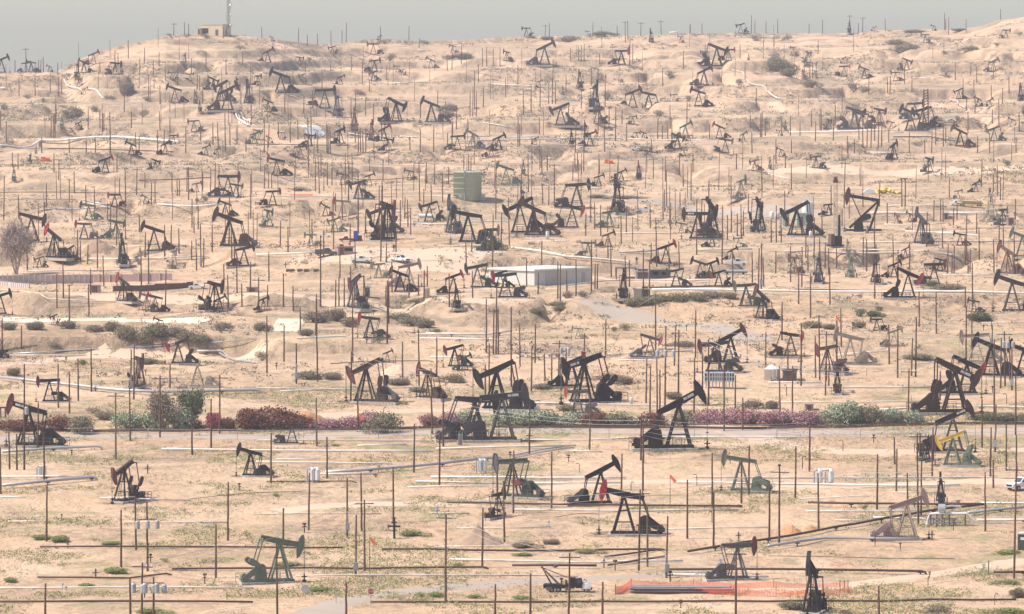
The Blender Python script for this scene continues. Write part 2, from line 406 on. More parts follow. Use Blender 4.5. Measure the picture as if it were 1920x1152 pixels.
def _head():
    pts = []
    for i in range(11):
        a = R(25-58*i/10); pts.append((RF*math.cos(a), RF*math.sin(a)+.03))
    pts += [(RF-.13, -.25), (RF-.165, -.08), (RF-.175, .06), (RF-.155, .19), (RF-.11, .285)]
    m = MB(); m.prism(pts[::-1], -.028, .028)
    front = pts[:11]; n = 11                         # the wide face the cable runs on
    m.add([(x+.006, -.05, z) for x, z in front]+[(x+.006, .05, z) for x, z in front]+[(x-.02, -.05, z) for x, z in front]+[(x-.02, .05, z) for x, z in front],
          [(i, n+i, n+i+1, i+1) for i in range(n-1)]+[(2*n+i, 2*n+i+1, 3*n+i+1, 3*n+i) for i in range(n-1)]+[(i, i+1, 2*n+i+1, 2*n+i) for i in range(n-1)]+[(n+i, 3*n+i, 3*n+i+1, n+i+1) for i in range(n-1)]
          +[(0, 2*n, 3*n, n), (n-1, 2*n-1, 4*n-1, 3*n-1)])
    return m
def _crank():
    m = MB(); m.prism([(-.06, -.045), (.34, -.035), (.34, .035), (-.06, .045)], -.018, .018)
    m.bar((0, -.03, 0), (0, .03, 0), .09, n=10); return m
def _weight():
    m = MB()
    pts = [(.08, .04), (.12, .075), (.22, .095), (.36, .092), (.43, .07), (.455, .0), (.43, -.07), (.36, -.092), (.22, -.095), (.12, -.075), (.08, -.04)]
    m.prism(pts[::-1], .0, .062); return m
def _gear():
    m = MB(); m.prism([(-.70, .05), (-.36, .05), (-.38, .24), (-.41, .42), (-.47, .46), (-.60, .46), (-.66, .40), (-.68, .24)][::-1], -.085, .085)
    m.bar((-.52, -.20, .36), (-.52, .20, .36), .06, n=8)
    m.box(-.72, -.34, -.10, .10, .20, .225); return m
def _guard():
    m = MB(); m.prism([(-.62, .47), (-.50, .47), (-.44, .38), (-.90, .07), (-1.02, .05), (-1.07, .11)], -.15, -.11)
    m.bar((-.96, -.06, .16), (-.96, .12, .16), .15, n=10); m.box(-1.06, -.86, -.07, .07, .05, .10); return m
def _pit():   # unit bar along -z, scaled to its length
    return MB().box(-.014, .014, -.010, .010, -1, 0)
def _eq(): return MB().bar((-.0, -.17, 0), (0, .17, 0), .045, n=6).box(-.03, .03, -.035, .035, -.04, .05)
def _bridle():
    m = MB()
    for s in (-1, 1): m.bar((0, .022*s, 0), (0, .022*s, -1), .0075)
    return m
def _well():
    m = MB(); m.bar((0, 0, .0), (0, 0, .14), .04, n=8); m.bar((-.07, 0, .09), (.07, 0, .09), .028, n=6); m.bar((0, -.06, .12), (0, .06, .12), .02, n=6)
    m.bar((0, 0, .14), (0, 0, .19), .026, n=8); m.box(-.04, .04, -.04, .04, -.05, .02); m.bar((0, 0, .19), (0, 0, .34), .008); m.box(-.03, .03, -.03, .03, .33, .345); return m
def _rail():
    m = MB()
    for s in (-1, 1):
        for z in (.13, .22): m.bar((-1.1, .29*s, z), (.1, .29*s, z), .009)
        for i in range(7): x = -1.1+i*.2; m.bar((x, .29*s, -.05), (x, .29*s, .22), .010)
    for z in (.13, .22): m.bar((-1.1, -.29, z), (-1.1, .29, z), .009)
    return m
def _plate(): return MB().box(.14, .40, -.016, .016, .004, .066)
JM = {}
for nm, fn in dict(legs=lambda: _legs(1), legs0=lambda: _legs(0), base=lambda: _base(1), pad=_pad, beam=_beam, head=_head, crank=_crank, weight=_weight, gear=_gear, guard=_guard, pit=_pit, eq=_eq, bridle=_bridle, well=_well, rail=_rail, plate=_plate).items():
    JM[nm] = fn().mesh('jack_'+nm)
CN = dict(k='black', s='grey', g='green', d='dark green', r='red', o='orange', m='maroon', p='pink', t='tan', b='brown', y='yellow')
def jack(tile, px, py, by, yaw, tilt, bc, hc, flags=''):
    u, v = full(tile, px, py); _, vb = full(tile, px, by)
    P = ground_at(u, vb); sc = FPX/P.y; hpx = (vb-v); S = hpx/sc/1.0
    rnd = random.Random(int(u*7+vb*13)); PADS.append((P.x, P.y, max(S, 1.6), R(yaw)))
    S = max(S, 1.6); root = empty('pumpjack', P+Vector((0, 0, .04*S)), R(yaw+rnd.uniform(-9, 9)), S)
    fc = 'g' if 'G' in flags else ('k' if bc in 'ky' and hc != 'g' else bc)
    wc = 'm' if 'M' in flags else fc
    q_ = rnd.random(); kk = 'k' if q_ < .5 else ('k_rust' if q_ < .78 else 'k_faded')
    big, mid = hpx >= 30, hpx >= 15; names = (bc, hc)
    bc, hc, fc, wc = [kk if c_ == 'k' else c_ for c_ in (bc, hc, fc, wc)]
    a = R(tilt); rot = (0, -a, 0)
    ob('base', JM['base'], fc, root)
    ob('samson_post', JM['legs' if big else 'legs0'], fc, root)
    if 'X' in flags:
        ob('gearbox', JM['gear'], fc, root); ob('belt_guard', JM['guard'], fc, root)
    else:
        bm = ob('walking_beam', JM['beam'], bc, root, (0, 0, 1), rot)
        ob('horse_head', JM['head'], hc, root, (0, 0, 1), rot)
        if 'P' in flags: ob('name_plate', JM['plate'], 'white', bm)
        T = Vector((-RB*math.cos(a), 0, 1-RB*math.sin(a))); Cc = Vector((-.52, 0, .36)); d = T-Cc; L = .66; r = .20
        dist = d.length; cosb = max(-1, min(1, (dist*dist+r*r-L*L)/(2*dist*r))); be = math.acos(cosb)*(1 if rnd.random() < .6 else -1)
        ang = math.atan2(d.z, d.x)+be; pin = Cc+Vector((math.cos(ang)*r, 0, math.sin(ang)*r))
        if mid: ob('equalizer', JM['eq'], fc, root, T)
        ob('gearbox', JM['gear'], fc, root)
        if mid: ob('belt_guard', JM['guard'], 's' if rnd.random() < .15 else fc, root)
        for s in (-1, 1):
            v_ = pin-T; ob('pitman_arm', JM['pit'], fc, root, (T.x, .155*s, T.z), (0, math.atan2(-v_.x, -v_.z), 0), (1, 1, v_.length))
            ca = ob('crank_arm', JM['crank'], fc, root, (Cc.x, .165*s, Cc.z), (0, -ang, 0))
            ob('counterweight', JM['weight'], wc, ca, (.02, .018 if s > 0 else -.06, 0), (0, 0, 0), (.9, .7, .8))
        if 'R' in flags: ob('crank_cover', MB().bar((0, -.27, 0), (0, -.25, 0), .15, n=10), 'o', root, (Cc.x, 0, Cc.z))
        if mid:
            zt = 1+RF*math.sin(min(a, R(24)))*.4; ob('bridle_cable', JM['bridle'], 's', root, (RF+.012, 0, zt), (0, 0, 0), (1, 1, zt-.30))
            ob('wellhead', JM['well'], 'k' if rnd.random() < .6 else 's', root, (RF+.012, 0, 0))
    if big:
        ob('concrete_pad', JM['pad'], 'concrete', root)
        ob('railing', JM['rail'], 's' if rnd.random() < .5 else fc, root)
    bc, hc = names
    if 'X' in flags: d_ = f'{CN[fc]} pumpjack frame without a beam'
    else:
        pose = 'raised' if tilt > 9 else ('lowered' if tilt < -9 else 'level')
        look = 'right-facing' if math.cos(R(yaw)) > .45 else ('left-facing' if math.cos(R(yaw)) < -.45 else 'end-on')
        d_ = f'{look} {CN[bc]} pumpjack, {CN[hc]} head {pose}'
    later(root, d_, 'pumpjack', u, vb, 'pumpjacks of the oil field')
    return root
JACKS = {
'D0': "930 70 310 -125 -20 k m",
'D1': """180 622 915 12 -12 g g
1815 262 425 50 5 k k
1920 20 275 150 -5 d s M""",
'F': """470 850 893 172 14 k k
1 556 590 8 14 k k
3 113 137 10 22 k k
563 277 298 8 3 b m""",
'D2': """665 88 328 12 27 k k
840 268 558 168 12 k r R
1715 5 232 168 8 g g
1690 650 890 8 0 s m""",
'D3': """1040 330 590 8 18 p p
335 832 1142 -112 24 k k
1295 150 312 95 5 k k""",
'C0': """370 560 712 176 -2 k m
1335 278 428 174 -20 k r P
215 775 1045 168 15 k m P
-70 250 388 170 0 k k
1040 402 598 70 -8 b m
1480 436 602 180 0 t t X
1190 100 168 172 18 k r
405 82 137 150 -20 k m""",
'C1': """855 92 240 174 6 k r
825 462 716 152 -25 k m
985 345 418 8 22 k m
1285 500 686 128 14 k m
1490 312 450 165 -15 k m M
1565 385 476 4 26 d d
1805 486 772 158 -24 k k
1640 712 1000 6 -3 k k P
1845 690 1006 8 5 k k P
270 892 1026 8 0 k k""",
'C2': """540 424 722 -160 -15 k k P
450 420 600 18 20 k r
490 645 802 178 0 s o
1250 736 1068 4 28 k k P
1035 236 382 4 -16 s r
1520 290 492 176 -7 k m R
1640 226 420 6 27 k m
495 166 242 178 4 t t""",
'C3': """170 216 372 4 -9 k r
815 97 178 178 0 k m
615 236 432 176 14 t t
945 188 292 8 18 t t
445 316 492 132 -10 k m R
520 492 642 88 0 k k
1670 300 522 155 20 k k
1560 226 420 176 -4 t t
1490 430 655 6 -24 k r
1400 482 800 5 -25 k k P
1385 832 1092 5 24 k k P
1385 985 1192 172 -22 y y G
1915 330 522 168 18 k k
1180 1010 1150 80 0 k k""",
'B0': """225 18 82 85 0 k k
105 128 208 95 0 s s
790 50 147 4 20 k r
1165 58 128 35 -22 k m
1710 182 330 8 0 k m
1770 242 330 4 -10 d g
1475 230 292 8 12 b b
1690 378 470 176 20 k k
860 316 402 176 0 k r
1088 342 378 170 25 k m
665 396 502 176 8 g d
235 486 665 4 -13 k k
630 536 647 176 3 s r
870 520 640 28 -10 g g
405 620 788 128 28 k r
530 712 800 140 -22 k r
920 668 832 100 10 k k
1155 578 738 176 18 k k
1300 742 850 75 0 t t
295 788 857 176 -18 d d
1720 500 702 176 20 k k
1830 720 848 14 12 k k
925 968 1112 138 22 k r
1165 1082 1190 176 15 k r
1100 1072 1180 150 10 s m
1610 992 1175 55 -10 k k
1645 1096 1188 14 25 k m""",
'B1': """155 56 172 176 12 k r
650 162 238 176 12 b m
770 226 346 174 -15 k k
850 170 242 12 20 k k
1150 136 202 174 12 b m
1710 126 170 12 16 s s
1875 116 238 174 18 g g
125 292 392 4 3 k m M
90 438 552 55 -8 g g
520 398 472 168 28 b m
650 366 482 176 4 t r
590 500 592 174 -18 g g
720 490 552 8 8 t g
410 616 697 174 0 g g
935 432 602 178 -22 k k
980 408 652 62 -10 k m
1300 390 516 174 -18 k k
1475 400 606 102 12 k k
1590 470 672 176 10 k k
1760 582 730 42 0 d t
920 838 938 160 -6 g g
1145 850 1000 6 12 p p
1080 908 1042 174 20 k m
745 962 1165 118 -20 k m R
1480 930 1052 6 20 k r
1505 1030 1162 88 0 k k
1660 858 1010 176 -10 d d
1870 922 1086 176 -5 k r
1830 902 1012 172 -15 k r
55 1096 1178 40 20 k k""",
'B2': """85 76 156 95 0 s s
235 174 208 174 15 s s
650 178 250 6 18 k m
950 92 192 -88 10 k m
775 190 242 172 15 k m
820 142 212 16 25 k m
790 242 448 88 10 k k
485 246 410 4 4 k k
450 410 562 5 -18 k r
60 394 602 174 -26 k k
160 426 622 176 25 k k
80 290 390 100 10 k k
730 446 557 12 8 g g
1270 530 602 174 10 s s
1390 464 646 178 0 k k P
1490 400 622 62 -26 k k
1500 620 702 8 15 d g
1700 640 705 176 -4 g g
1650 730 805 12 28 k k
1715 214 342 55 10 t g
1820 60 132 150 -14 b b
1850 388 592 68 -22 k k
720 612 702 6 20 b m
570 678 780 6 0 g t
1155 705 832 6 20 k r
1410 826 942 174 18 d k R
1490 828 932 8 18 k k
1230 884 1002 170 -12 d d
1550 898 1004 172 -16 k r
835 918 1086 92 0 k k
1755 998 1152 168 -5 d g
1880 1078 1246 128 28 k m""",
'B3': """360 30 112 152 -8 k m
15 52 116 92 0 s s
1205 46 142 55 -10 d d
215 422 622 158 -26 k k
455 388 467 8 6 k k
1560 226 292 18 28 k k
1425 285 340 8 8 s s
1670 322 492 92 0 t m
1760 430 540 58 0 d t
968 468 532 118 12 b b
1065 458 512 160 28 k k
1150 498 682 112 22 k k
1440 610 692 174 10 k k
600 672 762 92 0 g g
195 790 902 122 0 b m
378 802 968 90 0 k k
620 790 932 92 0 g g
805 834 972 88 0 k m
945 838 932 8 22 k k R
1030 720 782 8 24 k k
1050 908 1088 5 -24 k r
1245 842 988 5 2 k m
1290 800 882 6 -14 k m
1795 740 908 122 24 b m R
1905 628 778 174 20 g g
1830 972 1190 176 18 k k
1545 1112 1192 174 10 k k""",
'A0': """195 480 546 8 6 s s
235 474 546 158 10 k m
370 508 548 174 22 k m
700 410 487 8 24 s m
630 474 552 168 22 k m
580 495 582 92 0 k k
590 602 652 168 10 b m
635 670 712 12 22 b m
865 480 564 32 -6 k k
912 494 562 92 0 b b
1385 420 497 92 0 s s
1290 550 602 174 4 s s
1425 560 610 8 4 k k
1310 672 776 174 18 k k
1560 600 676 100 10 k k
1600 600 676 16 -24 k m
1660 640 766 150 -22 k k
1705 686 832 12 26 k k
1778 600 672 92 0 k k
1862 652 780 100 12 k k
1465 700 780 92 0 b b
1498 774 840 92 0 k k
1455 914 992 172 -4 s r
465 888 967 88 0 g g
590 925 977 152 -20 k m
985 1088 1166 172 24 k k
1300 1022 1084 6 3 k m
1240 1086 1158 28 20 k k
1545 1106 1166 8 24 k k
1630 1124 1164 14 20 k m
1910 1008 1082 12 18 g g
270 1104 1152 88 0 g g""",
'A1': """88 392 477 6 26 b m
328 436 490 30 -10 k k
120 284 314 150 20 k k
572 357 410 174 -15 k k
880 336 412 174 0 k m
925 284 304 12 20 k k
1475 350 402 150 10 s s
888 462 540 8 8 k m
880 550 610 168 -20 k r
1060 500 542 168 0 s k
1100 528 564 168 -20 k k
1310 452 514 174 22 s b
1880 395 460 125 10 k k
185 570 706 174 20 k k M
635 582 637 8 18 k k
15 575 642 60 0 k k
350 565 622 152 -14 s m
515 686 820 5 3 k k
90 765 842 152 20 k r
610 738 880 92 0 k k
1050 776 918 22 -24 k k
1315 788 922 174 22 k k
738 852 990 92 0 b b
628 985 1083 55 14 k k
865 936 1056 92 0 b k
960 972 1062 16 28 k r
990 1050 1134 30 -10 k k M
905 1108 1148 8 0 k m
400 1020 1102 8 -8 k m M
190 1000 1048 174 6 s s
100 1038 1076 174 25 k k
10 984 1050 8 -10 g g
1510 1030 1128 5 4 d d
1625 1010 1108 150 26 s s
1820 1038 1128 8 24 k k
1765 1106 1178 10 25 k k""",
'A2': """108 205 264 176 0 k k
568 238 268 174 0 k k
1043 246 320 100 14 k k
1265 280 324 160 12 b b
1715 185 245 174 -15 k k
245 360 492 8 26 k k
820 390 489 8 0 k r
950 455 488 172 25 k k
1535 365 502 8 -20 k k
1625 380 458 8 2 k r
1445 395 450 172 0 s s
1775 415 454 92 0 b b
1440 538 645 8 26 k k
508 556 664 92 0 k m
205 615 657 8 26 b b
383 660 714 92 0 s s
622 660 808 82 8 k k
648 820 936 122 -8 k k
905 700 814 8 22 k k
1025 712 824 174 12 k p
1215 715 764 174 -6 s m
1400 695 800 174 18 k k
365 812 948 174 -22 k k
905 880 932 8 6 s m
447 1006 1100 92 0 k k
585 1010 1098 8 20 k r
555 950 1040 92 0 k k
175 1042 1088 8 20 k r
935 1000 1048 8 0 k k
985 1000 1050 172 20 k r
1300 946 1038 8 26 g g
1330 1024 1062 8 10 b o
1240 1026 1122 20 -20 k k
1555 955 1042 174 24 k r
1735 1010 1062 10 26 k m
1600 1056 1152 8 -8 d g
1290 1130 1172 14 0 k k""",
'A3': """795 205 230 8 12 k k
1240 198 232 172 15 k k
610 180 252 92 0 k k
1785 232 290 8 0 s s
1180 265 324 160 0 s s
190 360 414 122 0 b b
300 400 474 62 -10 s s
268 536 600 92 0 b m
570 504 577 5 2 k o
565 440 476 10 22 s s
722 520 594 158 20 k m
1040 456 530 8 -22 s m
958 548 610 174 0 b b
1320 520 570 122 0 s s
1690 466 540 8 22 s s
1430 680 744 174 -24 k k
1575 745 802 160 26 k m
1665 755 802 16 26 k m
1895 656 760 92 0 k m
650 836 972 8 -16 s k
700 862 970 172 6 s s
835 830 927 30 -10 b m
925 920 970 174 10 b b
1070 850 987 174 22 k k
1160 830 962 174 -14 k k
1100 786 900 8 4 s k
455 905 972 62 -10 s k
130 920 972 92 0 b m
85 985 1022 174 6 s s
1395 914 947 172 25 k k
1830 900 952 172 24 s m
1440 990 1104 164 26 k m
1695 970 1062 174 -20 d g M
1635 945 992 92 0 k m
940 1095 1200 50 20 k m
95 1125 1176 172 20 k k
1913 806 852 92 0 k k""",
}
for tile, tx in JACKS.items():
    for ln in tx.split('\n'):
        w = ln.split(); jack(tile, *[float(q) for q in w[:5]], w[5], w[6], w[7] if len(w) > 7 else '')

# the one unit with its post behind and the cranks under the long beam
def front_mounted():
    u, v = full('B3', 830, 368); _, vb = full('B3', 830, 592); P = ground_at(u-10, vb); S = (vb-v)*P.y/FPX
    r = empty('pumpjack', P+Vector((0, 0, .05*S)), R(178), S); r.location.x += 10*P.y/FPX
    m = MB(); [m.box(-.1, 1.1, .1*s-.025, .1*s+.025, 0, .06) for s in (-1, 1)]; m.box(.3, .36, -.2, .2, .01, .05); m.box(.98, 1.04, -.2, .2, .01, .05); ob('base', m, 'k', r)
    m = MB()
    for s in (-1, 1):
        m.bar((.30, .17*s, .05), (.0, .04*s, .97), .045, .055); m.bar((.98, .12*s, .10), (.03, .03*s, .98), .04, .07)
        m.bar((.26, .17*s, .3), (.8, .12*s, .3), .02)
    ob('samson_post', m, 'k', r)
    m = MB(); m.box(-.03, 1.05, -.01, .01, -.02, .06); m.box(-.03, 1.05, -.035, .035, .06, .075); m.box(-.03, 1.05, -.035, .035, -.033, -.02)
    ob('walking_beam', m, 'k', r, (0, 0, 1), (0, -R(9), 0))
    h = ob('horse_head', JM['head'], 'm', r, (.50*math.cos(R(9)), 0, 1+.50*math.sin(R(9))), (0, -R(9), 0), (1, 1, 1)); h.scale = (1, 1, 1)
    for s in (-1, 1):
        ob('pitman_arm', MB().bar((.88, .13*s, 1.10), (.60, .13*s, .48), .03), 'k', r)
        ob('counterweight', JM['weight'], 'k', r, (.68, .16 if s > 0 else -.21, .36), (0, R(200), 0))
    ob('gearbox', JM['gear'], 'k', r, (1.2, 0, -.08)); ob('wellhead', JM['well'], 's', r, (1.14, 0, 0)); ob('bridle_cable', JM['bridle'], 's', r, (1.14, 0, 1.1), (0, 0, 0), (1, 1, .8))
    tag(r, 'largest black pumpjack of the field, rusty head high at the left, slanting front struts', 'pumpjack', 'pumpjacks of the oil field')
front_mounted()
# ---------------------------------------------------------------- poles
POLES = {
'D0': "348 180 605;908 365 800;1020 260 670;1107 310 830 T;1709 158 600;1618 478 880;978 870 1160;1063 762 1190 X;1152 870 1190 T;338 1000 1170;332 -220 150;5 -100 250;72 -220 65;127 -200 70;182 -728 70 ",
'D1': "112 -210 168;394 90 520;204 355 605;160 610 1200;533 -180 135;684 125 565 W;793 92 530;748 405 870 W;815 290 830 X;1030 45 465;677 960 1160;1422 395 1055 X;1793 925 1180;1376 -210 185;1184 -280 90 X;1697 350 800;1864 155 612;1810 -50 240",
'D2': "297 -70 355;10 -80 395;820 -50 220;982 -250 265;1315 140 585;1502 -60 360;1512 235 660;1775 -115 255;1720 0 320;950 215 825 X;1016 325 795;1158 412 880 W;425 690 1200 X;138 845 1190;678 1005 1160;1678 665 1200 X",
'D3': "10 150 600;83 55 640 X;205 -110 280;380 90 525;310 -270 82;818 -50 368;962 -90 230;1046 92 340;1128 -60 478;1148 0 410;1630 85 530;1845 35 885 X;1690 80 205;1668 0 120;833 955 1190;1788 -280 75;1232 0 120",
'C0': "438 425 755;521 482 800;588 385 705;686 310 635;1004 285 695;982 320 640 W;977 545 1005;868 640 1145 X;1200 510 980 X;1274 430 610;1647 505 950 X;1584 685 1055;1441 745 1110;283 710 1060;17 80 330;520 -50 110;667 -90 70;160 140 310",
'C1': "82 65 495;210 135 410;303 270 575 W;461 -60 560;447 -100 210;333 0 190;725 -100 410;710 325 705;765 600 935;456 680 1045;984 -200 275;995 -100 125;1100 258 550;1223 165 590 X;1355 225 525;1322 470 950;1404 680 1045;1727 -60 345;1780 10 355;1800 -150 355;1818 10 355;1750 270 660;1915 0 600;1720 430 660",
'C2': "60 135 435;172 130 420;145 295 635;247 350 555;297 350 570;349 250 590 X;405 310 600;543 195 420;700 90 380;1077 -100 330;1147 140 745 T;1217 140 440;1248 170 690 X;1005 385 720;1034 440 825;1090 380 810;1108 470 805;1375 20 380;1365 380 795 X;1428 350 690;1475 240 740 X;1553 235 480;1590 430 935;1674 510 760;1730 680 925;1900 185 500;130 740 1105;583 690 1070;967 830 1150 X;985 1010 1170",
'C3': "105 -40 250;150 260 555;247 118 595;357 215 530;388 60 550;437 180 550 X;430 440 665;455 490 600;515 100 430;550 10 300;320 0 80;910 130 430;972 130 530;1075 230 515;1107 70 525;1133 0 150;1262 -50 200;1052 460 860 X;90 440 780;183 440 840 X;312 860 1150;1485 0 430;1527 100 380;1605 690 1055;1703 730 1090 W;1668 900 1200;1857 490 960;1865 960 1300;1697 240 800;1745 230 610;1778 180 595 X;1815 220 550;1830 300 625 W;1680 130 400;1290 480 700;1238 900 1150;1140 990 1150 X;1120 1040 1150 X;950 1050 1180",
'B0': "28 170 500;140 310 490;348 220 405;440 45 200;405 0 145;95 30 105;135 35 120;520 190 365;558 135 300;645 240 395;710 265 430;807 380 500;830 360 620;875 380 690;897 185 320;942 120 370;1024 105 310 X;1087 165 260;1135 220 385;1163 210 370;1290 140 290;1330 190 320;1345 200 320;1415 100 350 X;1402 110 290;1440 340 560;1487 390 570;1520 145 280;1580 105 290;1612 70 260;1643 90 260;1785 70 330;1880 155 490;1718 330 700;583 570 800;603 655 805;657 690 830;731 580 860;779 765 1000;895 660 810;1045 460 590;1087 590 790;1115 655 980;1235 535 790;1283 535 720;1343 560 750;1060 740 1010;1455 490 600;1475 640 880;1508 530 850 W;1526 635 855;1437 670 800;1592 540 740;427 905 1160;476 805 1085;518 985 1150;663 980 1150;680 865 1060;1240 870 1190;1680 830 990;1713 910 1165;1740 580 800;1760 590 800;1778 750 1050;1878 810 1040;1815 975 1150;205 690 880;877 0 140",
'B1': "62 90 265;95 145 260;118 145 260;445 30 285;475 55 300 X;393 -30 105;488 0 170;535 65 240;670 0 200;693 60 370 X;722 0 210;570 170 240;648 210 500;765 130 580;820 425 600;952 40 205;1228 60 355 X;1278 60 225;1340 80 235;1400 145 365;1445 100 230;920 240 660 W;935 205 810;948 240 420;1082 350 555;1115 325 490;1140 345 555;1160 405 610;1258 310 390;1316 230 370;1595 0 130;1612 30 140;1558 70 130;1798 60 495;1772 460 880;1838 450 680;1900 330 690;182 505 705;240 545 740;485 610 1150;507 575 770;582 530 720;630 740 935;705 530 700;745 660 860;977 700 820;1050 640 740;97 740 960;205 900 1150;280 990 1180;597 950 1150;622 925 1150;662 935 1150;710 915 1000;808 915 1095;975 1040 1150;996 985 1150;1020 810 1040;1147 840 1085;1218 960 1065;1260 875 1100;1285 850 1000;1450 900 1150;1578 650 870;1618 600 740;1625 880 1085;20 930 1150 X;88 990 1150;422 490 640;597 300 430",
'B2': "123 0 290;70 190 270;225 20 150;265 0 130;318 75 370 X;275 240 390;230 270 370;455 60 205;472 0 110;492 0 105;538 0 135;590 260 515;655 40 150;795 20 180 X;665 385 620;620 370 570;553 450 620;820 470 680;857 400 605;1060 30 190 X;1085 485 850 X;1037 390 560;1150 20 210;1160 120 400;1145 270 440;1133 290 500;1190 370 570;1255 0 160;1285 75 250;1343 70 355 W;1260 290 440;1357 0 140;1475 210 330;1645 165 355;1772 305 450;1385 340 760;1575 390 830;1615 460 650;1690 450 620;1720 380 640;1735 430 620;1683 0 120;1875 180 290;110 780 1000;223 655 850;343 810 1090;362 830 1115;480 795 1075;595 650 1045;622 825 1015;640 830 1015;745 690 925;720 640 800;853 770 1100;880 800 1000;985 720 1095;1030 800 1080;1042 670 830;1178 660 880;1255 660 860;1655 740 990;1803 740 970;1848 710 1020;1870 670 1020 W;1888 780 1000;195 955 1055;412 945 1040",
'B3': "60 0 80;130 0 110;175 80 270;125 280 430;570 60 410 X;555 440 550;600 0 50;475 240 460;712 290 400;835 220 400;1005 190 400;1028 190 400;1360 180 330;1600 40 250;1690 150 290;1720 90 320;1743 175 350;895 370 530;800 440 790;345 480 790;405 410 570;1187 440 700;1243 350 510;1295 345 510;1312 360 510;1390 440 540;1417 400 495;1490 460 800;1310 560 710;1585 560 800;1732 480 690;1765 560 700;1855 340 500;1695 640 895;1500 770 900;1515 720 890;1347 680 900;1395 690 900;1380 750 900;940 620 850;975 720 950;1062 670 870;740 640 885;712 625 835;515 720 860;455 710 910;427 670 860;388 630 790;300 690 880;283 620 780;253 700 1005;170 690 965;58 730 900;62 390 670;100 470 680;25 490 670;230 860 1130;320 900 1160;465 855 1135;800 980 1090;810 680 830;1133 1045 1200;1260 1065 1200;1480 1040 1160;1535 820 1150;1845 590 850;1565 450 600;1478 600 830",
'A0': "143 580 725;265 580 720;377 590 700;441 575 720;462 590 700;197 360 545 X;113 450 545;290 450 545;307 450 545;325 430 545;433 480 545;962 300 440;1083 360 475;1193 390 495;750 470 550;862 380 500;885 400 500;1048 440 555;1150 450 560;1240 520 600;1332 480 640;1435 440 560;1545 390 500;1820 390 490;1115 565 750;1200 640 780;1303 170 265 X;1385 165 270;1415 185 260;1675 200 290;1695 440 560;1880 500 640;1520 640 780;933 690 835;985 830 960;1200 835 980;1275 880 1000;661 815 970;750 820 960;770 850 990;780 850 980;828 840 1150;420 785 930;383 870 1035;400 850 1035 W;413 850 1035;5 830 980;48 910 1065;313 1030 1150;520 1040 1150;647 1040 1150;717 1030 1150;1015 1030 1100;1043 1030 1150;1183 975 1150;1230 1000 1080;1393 950 1150;1505 940 1060;1597 920 1090;1637 920 1120;1690 850 1130;1725 920 1090;1778 940 1085;1845 1040 1140;1883 790 940;1498 570 680;1482 560 670",
'A1': "44 195 278;320 215 318;385 258 345;461 255 335;563 230 345;645 220 320;676 170 315;934 195 300;1147 200 310;1225 295 360;1435 410 530;1470 370 525;1698 360 500;1730 355 500;1830 355 500;1780 370 500;797 470 635;715 430 530;560 460 535;495 520 670;977 490 600;850 600 685;1540 320 480;278 530 650;370 460 540;1235 750 890;1362 680 810;1423 760 900;1503 790 970;1640 530 820;1668 480 620;1605 690 880;1625 650 875 W;1652 680 875;1705 660 800;1872 580 730;215 680 850;358 720 850;423 680 810;713 740 890;745 700 830;822 740 870;880 780 940;93 930 1110;170 920 1030;257 930 1070;315 900 1050;393 880 1150;415 870 1100;463 1000 1150;533 930 1150;543 940 1150 W;557 950 1150;745 840 1070;767 1000 1150;785 960 1150;803 970 1150;823 960 1150;940 900 1030;965 880 1000;1155 1050 1130;1233 970 1145;1332 940 1140;1470 930 1080;1590 890 990;1437 1020 1100;62 880 1150",
'A2': "44 490 640;85 680 860;143 635 830;210 640 805;275 620 780;303 580 780 W;327 620 780;405 560 710;440 360 460;500 350 455;520 340 460 W;541 330 460;595 510 645;645 520 640;698 560 800;520 680 815;280 160 262;249 175 262 X;606 155 255;850 160 320 X;869 160 300;966 170 270 X;1119 158 262 X;790 190 265;1338 180 235;1425 190 260;1795 108 240;1821 145 240;1905 150 240;882 290 490;905 330 480;658 400 480;1285 380 520;1130 510 650;1448 325 430;1710 330 440;1395 570 680;1748 500 600;1832 660 800;1310 770 930;1187 790 970;1200 880 1040 X;825 820 930;775 800 1060;728 800 960;1092 890 1050;1127 980 1045;1168 950 1040;205 880 1010;44 880 1090;57 930 1100;540 900 1145;475 940 1145;695 930 1140;645 930 1010;860 940 1060;1045 1040 1145;1480 930 1050;1863 850 1030;1874 840 1030;1800 990 1150;1900 920 1020;1788 880 960",
'A3': "73 135 240;308 190 248;408 155 255;615 115 250 X;709 118 230 X;678 165 235;879 130 220;1324 85 215;1332 130 215;1354 130 260;1485 145 245;1744 55 130;335 465 590;360 480 590;313 490 580;375 305 405;272 460 590;755 570 710;897 580 700;915 570 705;1024 500 630;1078 580 690;1405 480 600;1565 500 620;1463 590 740;1545 600 690;1520 480 560;1807 570 700;1758 660 780;1675 640 740;1690 500 580;1500 840 1000;1490 770 830;1553 730 850;1683 820 930;1732 740 940;1885 840 990;1258 950 1085;1315 930 1100;1332 980 1070;1227 980 1150;1060 990 1150;1175 1070 1150;906 990 1070;712 900 1110;742 920 1110;772 900 1110;800 910 1060;827 900 1110;852 920 1100;595 1020 1150;648 1050 1150;682 960 1050;355 910 1060;490 900 1055;503 790 950;390 810 980;400 820 990;168 870 1020;103 890 1000;325 820 950;60 1065 1150;175 1050 1150;1572 1020 1150;1662 1000 1150;1860 1030 1150;240 940 1020",
}
PM = []
